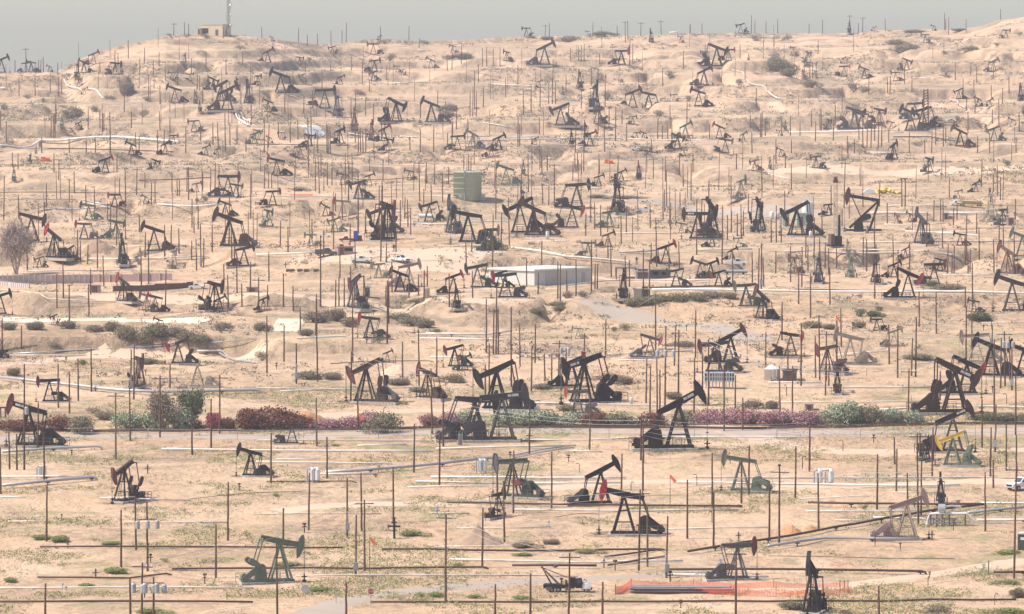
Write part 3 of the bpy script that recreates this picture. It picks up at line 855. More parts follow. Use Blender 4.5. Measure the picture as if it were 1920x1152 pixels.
for k in range(4):
    m = MB(); rr = random.Random(k); pts = []; n = 8; K = 7
    for i in range(K):
        z = i/(K-1); pts.append((rr.uniform(-.05, .05)*z*(1-z)*3, rr.uniform(-.05, .05)*z*(1-z)*3, z))
    for i in range(K):
        r_ = .15-.05*pts[i][2]
        for j in range(n): a = 2*math.pi*j/n; m.v.append((pts[i][0]+r_*math.cos(a), pts[i][1]+r_*math.sin(a), pts[i][2]))
    for i in range(K-1):
        for j in range(n): m.f.append((i*n+j, (i+1)*n+j, (i+1)*n+(j+1) % n, i*n+(j+1) % n)[::-1])
    m.f.append(tuple((K-1)*n+j for j in range(n)))
    PM.append(m)
PME = [m.mesh('pole_shaft', True) for m in PM]
ARM = MB().box(-1.25, 1.25, .13, .24, -.09, .03).mesh('crossarm')
INS = MB().lathe([(.03, 0), (.03, .06), (.075, .08), (.05, .14), (.07, .17), (.03, .26)], 8).mesh('insulator')
TRM = MB().lathe([(.26, 0), (.30, .06), (.30, .95), (.22, 1.05)], 12).bar((.15, 0, 1.0), (.15, 0, 1.25), .06, n=6).bar((-.12, 0, 1.0), (-.12, 0, 1.22), .06, n=6).mesh('transformer')
BOXM = MB().box(-.28, .28, -.42, -.14, 0, .95).box(-.30, .30, -.44, -.12, .95, 1.0).bar((0, -.2, 1), (0, -.2, 2.6), .07, n=6).mesh('switch_box')
TOPS = {}
plist = []
for tile, tx in POLES.items():
    for q in tx.split(';'):
        w = q.split(); px, t0, b0 = map(float, w[:3]); u, vt = full(tile, px, t0); _, vb = full(tile, px, b0)
        plist.append((vb-vt, u, vt, vb, w[3] if len(w) > 3 else '', tile, px))
plist.sort(key=lambda p: -p[0])
far = MB()
for i, (hp, u, vt, vb, fl, tile, px) in enumerate(plist):
    P = ground_at(u, vb); h = max(4.0, hp*P.y/FPX); rr = random.Random(i*3+1)
    wide = 1.0 if P.y < 1500 else 1.15
    lean = (rr.gauss(0, .010), rr.gauss(0, .012))
    TOPS[(tile, px)] = P+Vector((0, 0, h))
    if i >= 290 and not fl:
        me = PM[i % 4]; far.add([(P.x+x*wide+lean[1]*z*h, P.y+y*wide, P.z-.2+z*(h+.2)) for x, y, z in me.v], me.f); continue
    has = 'X' in fl or 'W' in fl or 'T' in fl
    mt = 'pole_wood' if rr.random() < .78 else 'pole_olive'
    if not has:
        o = ob('utility_pole', PME[i % 4], mt, None, P-Vector((0, 0, .2)), (lean[0], lean[1], rr.uniform(0, 6)), (wide, wide, h+.2))
        desc = 'thin brown pole'
    else:
        o = empty('utility_pole', P, rr.uniform(-.25, .25)); o.rotation_euler[1] = lean[1]
        ob('pole_shaft', PME[i % 4], mt, o, (0, 0, -.2), (0, 0, rr.uniform(0, 6)), (wide, wide, h+.2))
        if 'X' in fl:
            ob('crossarm', ARM, mt, o, (0, 0, h-.5))
            for xx in (-1.1, -.4, .5, 1.1): ob('insulator', INS, 'white' if P.y < 1100 else 's', o, (xx, .18, h-.47))
            desc = 'brown crossarm pole'
        if 'T' in fl:
            for xx in (-1.1, 0, 1.1): ob('transformer', TRM, 'galv', o, (xx*1.15, -.35, h*.62))
            ob('crossarm', ARM, mt, o, (0, 0, h*.62+1.2)); desc = 'pole with three transformer cans'
        if 'W' in fl:
            ob('switch_box', BOXM, 'galv', o, (0, 0, .8 if hp > 60 else 1.4)); desc = 'pole with grey switch box'
    later(o, desc, 'utility pole', u, vb, 'utility poles of the oil field')
rr = random.Random(99)
for _ in range(430):                      # more of the thin far poles, set out over the slopes
    D = 1150+1150*rr.random(); x = rr.uniform(-.11, .11)*D
    if float(fbm(x/90+8, D/90, 2)) < -.02: continue
    h = rr.uniform(5, 9.5); z = float(H(x, D)); me = PM[rr.randrange(4)]; l1, l2 = rr.gauss(0, .01), rr.gauss(0, .01)
    far.add([(x+a*.65+l1*c*h, D+b*.65+l2*c*h, z-.2+c*(h+.2)) for a, b, c in me.v], me.f)
if far.v:
    o = ob('distant_poles', far, 'pole_wood'); o['kind'] = 'stuff'; o['label'] = 'thin brown poles far off on the hills'

# transformer cans hung between separate poles
def bank(tile, xs, y, sz=1.0):
    for x in xs:
        u, v = full(tile, x, y); best = min(TOPS.items(), key=lambda kv: abs(uv_of(kv[1])[0]-u)+(0 if uv_of(kv[1])[1] < v+3 < uv_of(Vector((kv[1].x, kv[1].y, float(H(kv[1].x, kv[1].y)))))[1]+5 else 400))
        D = best[1].y-.5; d = raydir(u, v); p = Vector((best[1].x+.42, D, HC+d.z/d.y*D))
        o = ob('transformer', TRM, 'galv', None, p-Vector((0, 0, .5*sz)), (0, 0, random.random()*6), (sz, sz, sz*1.05))
        later(o, 'grey transformer can on its pole', 'transformer', u, v, 'transformer cans on poles')
bank('D0', [990, 1076, 1168], 960, 1.05)
bank('C0', [90, 140, 200], 780, 1.0)
bank('C3', [1733, 1768, 1800], 285, .95)
bank('C2', [350, 400], 330, .9)

# ---------------------------------------------------------------- wires
def wire(a, b, dz=0.0, sag=.6):
    A = TOPS.get(a); B = TOPS.get(b)
    if A is None or B is None: return
    m = MB(); pts = []
    for i in range(17):
        t = i/16; p = A.lerp(B, t); pts.append(p+Vector((0, .15, -dz-sag*4*t*(1-t))))
    m.tube(pts, .045, 4); o = ob('power_line', m, 'galv'); p = A.lerp(B, .5); u, v = uv_of(p)
    later(o, 'thin pale overhead wire', 'wire', u, v, 'overhead wires')
for a, b in ((('C1', 1180), ('C2', 967)), (('C2', 967), ('C3', 312)), (('C3', 312), ('C3', 1140)), (('C2', 1475), ('C3', 183)), (('C3', 183), ('C3', 1052)), (('C3', 1052), ('C3', 1778)), (('C0', 868), ('C0', 1200)),
             (('C0', 1200), ('C0', 1647)), (('C0', 977), ('C0', 868)), (('D1', 1422), ('D2', 425)), (('D2', 425), ('D2', 1678)), (('D1', 815), ('D2', 950)), (('D2', 950), ('D3', 83)),
             (('D3', 83), ('D3', 1845)), (('D0', 1063), ('D1', 815)), (('C1', 1223), ('C2', 349)), (('C2', 349), ('C2', 1365)), (('C1', 710), ('C1', 1322)), (('A2', 249), ('A2', 850)), (('A2', 966), ('A2', 1119)), (('A3', 615), ('A3', 709)), (('B2', 795), ('B2', 1060)), (('B2', 318), ('B2', 1085)), (('B0', 1024), ('B0', 1415)), (('B1', 693), ('B1', 1228))):
    wire(a, b, .1); 
    if a[0][0] in 'CD': wire(a, b, .75, .8)
for k in range(3): wire(('C2', 967), ('C3', 312), 1.3+k*.6, 1.0+k*.2)
for k in range(2): wire(('C1', 1404), ('C2', 967), .4+k*.6, .9); wire(('C3', 183), ('C3', 1485), .4+k*.7, 1.1)

XP = [(u, vb, tile, px) for hp, u, vt, vb, fl, tile, px in plist if 'X' in fl or 'T' in fl]
XP += [(u, vb, tile, px) for i, (hp, u, vt, vb, fl, tile, px) in enumerate(plist[:200]) if not fl and i % 4 == 0]
XP.sort(); cnt = 0
for i, (u, v, tl, px) in enumerate(XP):
    near = [q for q in XP[i+1:] if 25 < q[0]-u < 190 and abs(q[1]-v) < 26]
    if near and cnt < 60:
        q = near[0]; wire((tl, px), (q[2], q[3]), .15, .5); cnt += 1
# ---------------------------------------------------------------- pipelines
PIPES = """D0 w .22 0 135 690 135
D0 s .30 20 205 690 143
D0 w .14 0 275 190 275
D0 w .16 750 285 1430 300
D0 w .12 950 462 1700 468
D0 w .12 60 458 360 460
D0 b .20 300 650 1000 652 2570 658
D0 b .20 280 880 960 885 1250 852
D0 b .22 1290 815 2100 815 3620 806
D0 w .15 0 958 1900 952
D0 b .22 0 1060 1900 1066
D1 b .22 860 1062 1920 1070 3840 1060 5700 1052
D0 b .07 1430 290 1920 235 2300 228
D1 b .24 950 666 1960 682 3000 668
D1 w .14 300 867 1300 862 2400 866
D1 w .12 0 402 940 400
D1 w .24 480 115 900 118
D1 s .30 520 107 1200 60 1800 -10
D1 w .20 1310 125 1820 130 2780 132
D1 w .18 1200 155 1830 175
D1 w .14 1140 200 1820 190
D1 w .12 1300 395 1600 395
D1 w .12 1340 645 1900 640
D1 w .18 1450 745 2200 768 3200 755
D1 b .24 1430 320 2300 335 3650 345
D1 w .12 1500 505 1920 495 2210 500
D1 w .14 0 10 1020 22
D1 b .14 80 155 720 155
D2 w .18 0 370 800 378 1700 370
D2 b .22 700 727 1110 667
D2 b .24 720 790 1150 727
D2 b .26 0 806 640 805
D2 b .26 1170 832 1920 837 3060 846
D2 w .18 1210 862 1920 872
D2 w .16 60 172 830 168
D2 w .20 1200 165 1920 180 3360 190
D2 w .18 1350 122 1920 130 3840 132
D2 w .12 1150 512 1920 500
D2 b .06 320 422 480 398 620 395
D2 b .28 1320 700 1920 606 2770 455 3160 392 3540 342
D3 s .26 0 660 430 592 1130 610
D3 b .26 300 332 1600 342
D3 w .14 280 378 1220 380
D3 w .10 230 285 740 262
D3 w .12 500 450 740 450
D3 w .20 790 430 1150 436
D3 s .26 1500 410 1740 372 1920 370
D3 w .18 1590 322 1920 320
D3 w .24 1560 465 1920 462
D3 b .26 1700 858 1920 855
D3 w .12 930 238 1300 240
D3 b .07 0 715 900 728 1400 735
C0 s .28 20 1105 400 1075 730 1062
C0 w .20 1210 1070 1780 1074 2500 1082 3250 1085
C1 w .20 1350 1065 1920 1052 2400 1042
C1 w .14 0 1000 1380 1000 1900 1004
C1 w .14 760 1042 1130 1032
C1 w .10 150 1140 480 1138
C0 w .14 60 362 500 362 780 357
C0 s .14 100 345 640 318 1260 298 1640 267 1920 240
C0 w .22 1480 340 1650 338
C0 s .14 1650 338 1920 414
C0 s .14 1640 344 1900 420
C0 w .10 1665 334 1930 408
C0 s .34 0 545 900 642 1150 657 1920 640
C1 w .24 1200 212 1730 217 1920 192
C1 w .18 1230 232 1920 246
C1 w .12 0 605 600 622 1250 602
C1 w .12 180 630 700 612
C1 w .20 300 236 660 217
C1 w .10 390 722 640 722
C1 w .14 1300 376 1700 379
C1 b .12 560 425 950 400 1300 405
C2 w .16 430 1080 680 1086
C2 w .16 0 1000 560 1000 1000 972 1920 972 2260 977
C2 w .14 150 715 1100 740 1900 728
C2 w .14 800 396 1040 396
C2 s .18 0 1112 430 1040
C2 s .14 0 1132 470 1052
C2 w .18 0 372 640 377
C2 w .16 720 356 1360 332
C3 w .14 90 716 1200 712
C3 w .18 840 772 1280 742 1920 752
C3 w .18 0 600 700 603 1240 602
C3 w .12 520 356 880 327
C3 w .14 1600 116 1920 118
C3 w .12 980 432 1320 412
C3 w .16 0 566 400 567
C3 b .16 0 905 900 882 1400 862 1920 868
C3 b .20 0 915 900 893 1400 874 1920 880
C0 b .16 700 925 1920 918 2770 912 3370 892
C0 b .20 700 936 1920 928 2770 922 3370 904
C2 b .16 0 897 1000 897 1920 905
C2 b .20 0 906 1000 906 1920 915
B0 w .26 290 436 380 409 800 410
B0 s .22 620 352 700 362 800 392
B0 w .18 600 360 690 372 780 398
B0 w .24 1180 386 1640 388
B0 w .22 650 796 900 808 1300 795 1540 777
B0 w .16 0 1022 350 1110 850 1112
B0 b .16 0 290 400 287 1180 292
B0 s .16 0 386 200 342 560 346
B0 w .18 680 542 900 517
B0 w .20 1740 322 1920 314 3200 316 3400 325
B0 b .14 0 53 480 46
B0 w .20 200 884 1000 872
B0 b .20 1040 200 1300 200 1580 178
B1 w .22 1050 527 1450 542
B1 w .22 1480 526 1870 512
B1 w .26 0 768 460 752
B1 b .18 750 196 1480 156
B2 w .34 0 717 400 782 860 822
B2 w .26 800 752 1080 740
B2 w .18 730 596 1240 602
B2 w .20 1380 722 1800 717
B2 w .30 1050 1032 1700 1042 2400 1050 3840 1062
B2 b .26 1030 1017 1700 1002
B3 b .22 200 1022 900 1032 1920 1045
B2 w .22 400 1002 700 967 1000 961 1640 956
B2 w .16 90 658 400 657
B3 w .34 760 453 1180 456
B3 w .30 1320 456 1620 452
B3 w .24 870 407 1340 407
B3 t .14 1370 385 1560 382 1920 388
B3 w .18 20 677 470 667
B3 w .24 690 672 980 672 1920 667
B3 w .30 120 747 520 767 1400 777
B3 w .18 700 722 1040 722
B3 w .20 1030 581 1570 612
B3 w .24 870 542 1320 532
B3 w .14 1310 912 1820 907
B3 w .20 0 150 170 192
A0 w .50 0 1102 300 1052 880 1032 1320 1072
A0 b .22 0 1137 1300 1137
A0 w .50 480 602 740 692 770 742
A0 w .4 1770 857 1850 942
A0 w .3 1785 853 1862 938
A0 w .4 1810 850 1880 922
A0 w .30 0 665 50 667
A1 w .26 690 1002 1210 1032
A1 w .30 960 627 1130 627
A1 w .24 620 507 730 497
A1 b .20 0 1087 700 1092
A1 w .30 1770 634 1920 642 2220 658
A1 w .30 1450 1032 1760 1030
A1 w .34 1560 1062 1920 1052 2730 1044
A1 w .26 1700 922 1920 962
A1 w .26 1210 377 1310 380
A2 w .30 0 1032 280 1030
A2 w .30 860 1047 1520 1052
A2 w .30 290 1090 560 1090
A2 w .36 1650 522 1740 557 1910 692
A2 w .40 1180 244 1230 244
A3 w .50 0 692 80 742
A3 w .44 160 997 850 982
A3 w .28 390 722 540 727
A3 w .20 1090 582 1300 582
A3 w .30 1360 742 1440 792 1550 792
A3 w .40 1260 947 1640 942
A3 w .22 1540 1002 1920 1002
A3 b .30 940 1032 1220 1032 1400 1062
A3 w .24 740 1142 1060 1142
A3 w .20 1600 1107 1920 1102
A3 w .24 920 992 1015 992"""
PMAT = dict(w='pipe_white', s='pipe_silver', b='pipe_brown', t='y')
PDES = dict(w='white pipeline', s='silver pipeline', b='dark brown pipeline', t='yellow pipeline')
for ln in PIPES.split('\n'):
    w = ln.split(); tile, kind, rad = w[0], w[1], float(w[2])*(.55 if tile[0] == 'A' else (.55 if w[1] == 'b' else .66)); co_ = list(map(float, w[3:])); pp = [full(tile, co_[i], co_[i+1]) for i in range(0, len(co_), 2)]
    P = [ground_at(u, v+2) for u, v in pp]; pts = []; rr = random.Random(len(ln)*7+int(co_[0]))
    lift = rad+(.35 if rad >= .14 else .12)
    for a, b in zip(P, P[1:]):
        n = max(1, int((b-a).length/5)); pts += [a.lerp(b, i/n) for i in range(n)]
    pts.append(P[-1]); q = [surf(p.x, p.y, lift) for p in pts]
    for _ in range(3): q = [q[0]]+[Vector((q[i].x, q[i].y, (q[i-1].z+q[i].z*2+q[i+1].z)/4)) for i in range(1, len(q)-1)]+[q[-1]]
    q = [Vector((p.x+rr.gauss(0, .05), p.y+rr.gauss(0, .25), max(p.z+rr.gauss(0, .03), float(H(p.x, p.y))+rad*.4))) for p in q]
    ends = []
    if rad >= .18 and kind != 'b' or rr.random() < .3:                   # the end dips into the soil through an elbow
        e = q[-1]; dx = 1 if q[-1].x > q[-2].x else -1; q.append(e+Vector((dx*.6, 0, -.15))); q.append(e+Vector((dx*.8, -.1, -lift-.2)))
    m = MB().tube(q, rad*2*1.05, 8); o = bpy.data.objects.new('pipeline', None)
    o = ob('pipeline', m.mesh('pipeline', True), PMAT[kind])
    if P[0].y < 1000 and rad >= .14:
        L_ = 0; nxt = rr.uniform(2, 6)
        cnt = 0
        for a, b in zip(q, q[1:]):
            L_ += (b-a).length
            if L_ > nxt and cnt < 14:
                L_ = 0; nxt = rr.uniform(7, 12); cnt += 1; zg = float(H(b.x, b.y))
                sm = MB().bar((b.x, b.y, zg-.1), (b.x, b.y, b.z-rad), .16).box(b.x-.32, b.x+.32, b.y-.3, b.y+.3, b.z-rad*1.05-.08, b.z-rad*1.05)
                ob('support', sm, 'k', o)
    mid = pp[len(pp)//2] if len(pp) > 2 else ((pp[0][0]+pp[1][0])/2, (pp[0][1]+pp[1][1])/2)
    later(o, PDES[kind], 'pipeline', mid[0], mid[1], 'pipelines across the oil field')
# ---------------------------------------------------------------- vegetation
def leafblob(m, rr, c, r, n, size, flat=.8, crown=True):
    """n small leaf-clump faces spread through an uneven ellipsoid; upper shell favoured"""
    lob = [(Vector((rr.gauss(0, .45), rr.gauss(0, .45), rr.uniform(-.2, .6))), rr.uniform(.45, .8)) for _ in range(7)]
    for _ in range(n):
        lc, lr = rr.choice(lob); d = Vector((rr.gauss(0, 1), rr.gauss(0, 1), rr.gauss(0, 1))).normalized()*lr*rr.uniform(.55, 1.05)
        p = lc+d; p = Vector((c[0]+p.x*r[0], c[1]+p.y*r[1], max(.02, c[2]+p.z*r[2])))
        a = Vector((rr.gauss(0, 1), rr.gauss(0, 1), rr.gauss(0, .7))).normalized(); b = a.cross(Vector((rr.gauss(0, 1), rr.gauss(0, 1), rr.gauss(0, 1)))).normalized()
        s = size*rr.uniform(.6, 1.3); i = len(m.v)
        m.v += [tuple(p-a*s), tuple(p+b*s*.55), tuple(p+a*s), tuple(p-b*s*.55)]; m.f.append((i, i+1, i+2, i+3))
def shrubmesh(seed, n=650, size=.085):
    rr = random.Random(seed); m = MB(); leafblob(m, rr, (0, 0, .45), (.95, .95, .62), n, size); return m.mesh('shrub_leaves')
SHM = [shrubmesh(k) for k in range(5)]
STEM = MB()
for k in range(9):
    a = k*2*math.pi/9; STEM.bar((0, 0, -.1), (.55*math.cos(a), .55*math.sin(a), .6), .05, n=4, w2=.015)
STEM = STEM.mesh('shrub_stems')
HGM = []
for k in range(3):
    rr = random.Random(40+k); m = MB()
    leafblob(m, rr, (0, 0, .40), (1, 1, .60), 2600, .06)
    for q in range(9): leafblob(m, rr, (rr.uniform(-.8, .8), rr.uniform(-.4, .4), rr.uniform(.2, .5)), (.32, .32, .34), 260, .055); HGM.append(m.mesh('hedge_leaves'))
def shrub(tile, cx, by, w, h, mat, desc, name='shrub', depth=1.0, dense=False, dist=0):
    """a bush whose foot stands at pixel (cx, by); w and h in tile pixels"""
    u, v = full(tile, cx, by); k = .25 if tile != 'F' else 1; P = ground_at(u, v); mp = P.y/FPX
    o = empty(name, P, random.uniform(-.3, .3)); W2 = w*k*mp/2*1.05; Hh = h*k*mp/.92
    ob('foliage', random.choice(HGM if dense else SHM), mat, o, (0, W2*depth*.5, 0), (0, 0, random.choice((0, math.pi))), (W2, W2*depth if W2 < 4 else 3, Hh))
    ob('stem', STEM, 'bark', o, (0, W2*depth*.5, 0), (0, 0, 0), (min(W2, Hh*1.3), min(W2, Hh), Hh))
    later(o, desc, 'hedge' if name == 'hedge' else 'shrub', u, v, 'hedge plants along the road' if name == 'hedge' else 'shrubs of the oil field')
    return o
HEDGE = """C0 120 925 320 75 darkred brownish red clipped hedge
C0 420 925 240 100 darkred brownish red clipped hedge
C0 595 950 230 125 olive round olive green hedge plant
C0 960 915 210 120 pale whitish green oleander
C0 1130 920 190 130 pale whitish green oleander
C0 1310 915 230 140 pale whitish green oleander
C0 1450 910 130 70 darkred brownish red hedge plant
C0 1585 912 135 118 magenta bright magenta bougainvillea
C0 1700 912 130 80 darkred dark red bougainvillea
C0 1850 915 210 150 darkred dark red bougainvillea
C1 110 915 330 145 darkred dark red bougainvillea
C1 320 912 200 95 darkred dark red bougainvillea
C1 500 912 210 70 pink pink flowering oleander
C1 680 912 210 80 pink pink flowering oleander
C1 850 905 190 110 pink pink flowering oleander
C1 1310 885 150 80 pink pink flowering oleander
C1 1430 885 170 90 pink pink flowering oleander
C1 1580 885 150 100 pale whitish green oleander
C1 1850 885 200 100 pale whitish green oleander
C2 90 890 230 110 pale whitish green oleander
C2 280 890 220 110 pale whitish green oleander
C2 440 888 180 90 pale whitish green oleander
C2 640 888 220 95 darkred brown leaved hedge plant
C2 830 890 240 90 olive olive brown hedge plant
C2 1030 888 220 90 darkred brown leaved hedge plant
C2 1300 885 200 100 olive olive brown hedge plant
C2 1470 880 190 105 pink pink flowering oleander
C2 1640 880 200 112 pink pink flowering oleander
C2 1800 882 200 108 pink pink flowering oleander
C2 1930 884 200 100 pink pink flowering oleander
C3 140 884 200 100 pink pink flowering oleander
C3 300 880 200 100 pink pink flowering oleander
C3 500 880 220 130 pale whitish green oleander
C3 650 875 240 155 pale whitish green oleander
C3 800 872 190 120 olive olive green hedge plant
C3 960 868 190 100 pale whitish green oleander
C3 1080 866 170 80 pale whitish green oleander
C3 1620 852 180 55 green low green hedge plant
C3 1760 852 180 60 olive low olive hedge plant
C3 1880 852 160 55 olive low olive hedge plant"""
for ln in HEDGE.split('\n'):
    w = ln.split(); shrub(w[0], float(w[1]), float(w[2])+6, float(w[3])*1.1, float(w[4])*1.02, 'leaf_'+w[5], ' '.join(w[6:]), 'hedge', .9, True)
SHRUBS = """C1 960 955 235 145 olive round dark olive shrub
C0 60 175 150 55 greydry grey brown shrub
C0 270 175 170 60 greydry grey brown shrub
C0 505 165 130 60 greydry grey brown shrub
C0 710 190 150 50 greydry grey brown shrub
C0 850 185 140 70 olive olive brown shrub
C0 950 250 180 100 olive large olive brown shrub
C0 1060 290 170 90 olive large olive brown shrub
C0 1170 235 190 100 olive olive brown shrub
C0 1330 225 180 70 greydry grey brown shrub
C0 1400 270 160 80 olive olive brown shrub
C0 1510 280 170 70 olive olive brown shrub
C0 1660 180 120 60 greydry grey brown shrub
C0 400 315 90 50 greydry grey brown shrub
C0 100 520 130 60 olive olive brown shrub
C0 620 440 90 35 green low green shrub
C0 1130 430 150 45 olive olive brown shrub
C0 800 850 160 60 dry dry straw coloured shrub
C0 700 800 100 40 dry dry straw coloured shrub
C1 50 180 120 60 greydry grey brown shrub
C1 450 120 200 80 greydry grey brown shrub
C1 600 110 220 90 dry dry brown shrub
C1 700 150 180 70 dry dry brown shrub
C1 390 220 140 50 greydry dark grey brown shrub
C1 1070 110 180 60 greydry grey brown shrub
C1 1180 145 200 70 olive olive brown shrub
C1 1290 160 180 65 greydry grey brown shrub
C1 1365 205 110 35 green low green shrub
C1 920 275 80 50 green round green shrub
C1 40 405 110 60 olive olive brown shrub
C1 400 545 220 60 greydry grey brown shrub
C1 560 545 200 50 dry dry brown shrub
C1 1080 590 220 50 greydry grey brown shrub
C1 1470 570 180 60 dry dry brown shrub
C1 1210 640 160 35 greydry dark grey brown shrub
C2 200 60 140 50 olive olive brown shrub
C2 370 30 120 40 olive olive brown shrub
C2 770 185 70 30 green low green shrub
C2 860 180 110 45 olive olive brown shrub
C2 700 555 200 50 dry dry brown shrub
C2 820 580 180 60 dry dry brown shrub
C2 230 620 180 40 greydry grey brown shrub
C2 420 780 150 40 olive olive brown shrub
C2 1270 300 180 40 greydry grey brown shrub
C2 1190 690 160 50 dry dry brown shrub
C2 1830 765 180 60 dry dry straw coloured shrub
C3 700 75 110 50 green grey green shrub
C3 800 75 120 45 green grey green shrub
C3 840 30 80 30 green grey green shrub
C3 330 160 160 50 olive olive brown shrub
C3 460 170 120 40 olive olive brown shrub
C3 700 160 120 45 olive olive brown shrub
C3 1600 108 190 65 green broad grey green shrub
C3 1140 400 220 45 dry dry brown shrub
C3 30 765 120 60 olive olive brown shrub
B2 900 1150 180 60 olive olive brown shrub
B2 1000 1140 160 60 olive olive brown shrub
B2 1100 1130 180 65 olive olive brown shrub
B2 1220 1115 180 60 olive olive brown shrub
B2 1350 1105 180 55 olive olive brown shrub
B2 1500 1090 180 50 dry dry brown shrub
B2 1620 1090 150 45 dry dry brown shrub
B2 410 1090 110 45 olive olive brown shrub
B2 530 1080 110 40 olive olive brown shrub
B2 380 1150 200 35 olive olive brown shrub
B2 880 342 240 24 dry low pale brown shrub
B2 650 335 160 25 greydry low grey brown shrub
B3 1330 1025 260 40 dry dry brown shrub
B3 1250 1000 120 40 green low green shrub
B3 1800 90 70 30 green low green shrub
B1 330 285 120 30 greydry grey brown shrub
B1 1800 730 130 75 green dark green shrub
B1 1210 1130 140 40 olive olive brown shrub
B0 1475 370 50 30 dry dry brown shrub
B0 1540 360 60 35 dry dry brown shrub
A0 955 715 140 90 greydry large grey shrub
A0 525 900 150 90 greydry grey green shrub
A0 1070 880 90 45 greydry grey green shrub
A0 710 840 80 35 greydry grey brown shrub
A0 210 745 80 30 greydry grey brown shrub
A0 25 825 60 35 greydry grey brown shrub
A0 815 750 80 30 greydry grey brown shrub
A0 1105 760 70 30 greydry grey brown shrub
A0 325 770 40 30 greydry grey brown shrub
A0 1270 275 60 15 greydry grey brown shrub
A0 1400 285 60 25 greydry grey brown shrub
A0 1550 290 80 25 greydry grey brown shrub
A0 1805 375 60 30 greydry grey brown shrub
A1 770 715 70 40 greydry grey brown shrub
A1 1440 840 130 55 greydry grey green shrub
A1 1450 885 120 45 greydry grey green shrub
A1 400 455 50 20 greydry grey brown shrub
A1 1540 450 180 50 greydry dark grey shrub
A1 1000 460 80 50 greydry grey brown shrub
A1 1260 330 60 25 greydry grey brown shrub
A1 960 330 90 30 greydry grey brown shrub
A2 715 755 75 60 greydry round grey shrub
A2 1190 590 80 50 greydry round grey shrub
A2 815 620 35 25 greydry grey brown shrub
A2 1325 760 55 35 greydry grey brown shrub
A2 1110 875 90 40 greydry grey brown shrub
A2 1700 640 80 40 greydry grey brown shrub
A2 430 320 150 45 greydry grey brown shrub
A2 700 280 160 30 greydry grey brown shrub
A2 250 300 120 25 greydry grey brown shrub
A2 920 525 90 30 greydry grey brown shrub
A2 1840 310 90 40 greydry grey brown shrub
A3 100 540 200 90 olive dark olive shrub
A3 60 480 120 50 olive dark olive shrub
A3 170 580 140 60 olive dark olive shrub
A3 1270 915 80 35 greydry grey brown shrub
A3 1425 905 50 30 greydry grey brown shrub
A3 150 305 60 35 greydry grey brown shrub
A3 650 690 90 60 greydry grey green shrub
A3 720 700 80 50 greydry grey green shrub
A3 330 660 120 60 greydry grey green shrub
A3 1030 385 180 50 greydry grey brown shrub
A3 1510 385 130 35 greydry grey brown shrub
A3 1330 410 50 25 greydry grey brown shrub
A3 1720 350 50 25 greydry grey brown shrub
A3 1885 270 50 25 greydry grey brown shrub
A3 960 340 150 40 greydry grey brown shrub
A3 1100 250 160 25 greydry grey brown shrub
A3 1450 235 150 20 greydry grey brown shrub
D0 465 615 130 75 fresh bright green low shrub
D0 285 595 130 60 fresh bright green low shrub
D0 830 635 130 40 fresh bright green low shrub
D0 640 955 110 50 fresh bright green low shrub
D0 860 850 160 70 fresh bright green low shrub
D0 75 915 100 55 fresh bright green low shrub
D0 1235 765 60 45 fresh bright green low shrub
D0 1150 1150 170 60 fresh bright green low shrub
D1 1225 1020 80 40 fresh bright green low shrub
D1 1340 1025 110 55 fresh bright green low shrub
D1 1650 1035 90 45 fresh bright green low shrub
D1 470 985 160 55 fresh bright green low shrub
D1 270 795 170 50 grass pale green low shrub
D1 1180 570 150 70 grass pale green low shrub
D1 1500 795 80 35 fresh bright green low shrub
D1 150 270 60 35 fresh bright green low shrub
D2 590 700 140 55 grass pale green low shrub
D2 90 715 120 35 fresh bright green low shrub
D2 60 1040 130 35 fresh bright green low shrub
D2 100 660 200 45 dry dry brown shrub
D2 300 630 160 35 dry dry brown shrub
D3 1790 930 130 50 grass pale green low shrub
D3 1800 705 130 50 fresh bright green low shrub
D3 1800 1152 200 60 fresh bright green low shrub
D3 1280 1150 180 55 dry dry brown shrub
D3 180 1120 180 60 olive olive brown shrub
D3 1880 1030 120 70 olive olive brown shrub
D3 720 370 50 30 green low green shrub
C1 1120 735 50 22 y1 yellow green low shrub
C1 600 1045 70 25 fresh bright green low shrub"""
for ln in SHRUBS.split('\n'):
    w = ln.split()
    if w[5] in ('fresh', 'grass'): w[3] = float(w[3])*1.35; w[4] = float(w[4])*.62
    shrub(w[0], float(w[1]), float(w[2]), float(w[3]), float(w[4]), 'leaf_'+(w[5] if w[5] != 'y1' else 'fresh'), ' '.join(w[6:]), 'shrub', .9, float(w[3])*(.25) > 28)

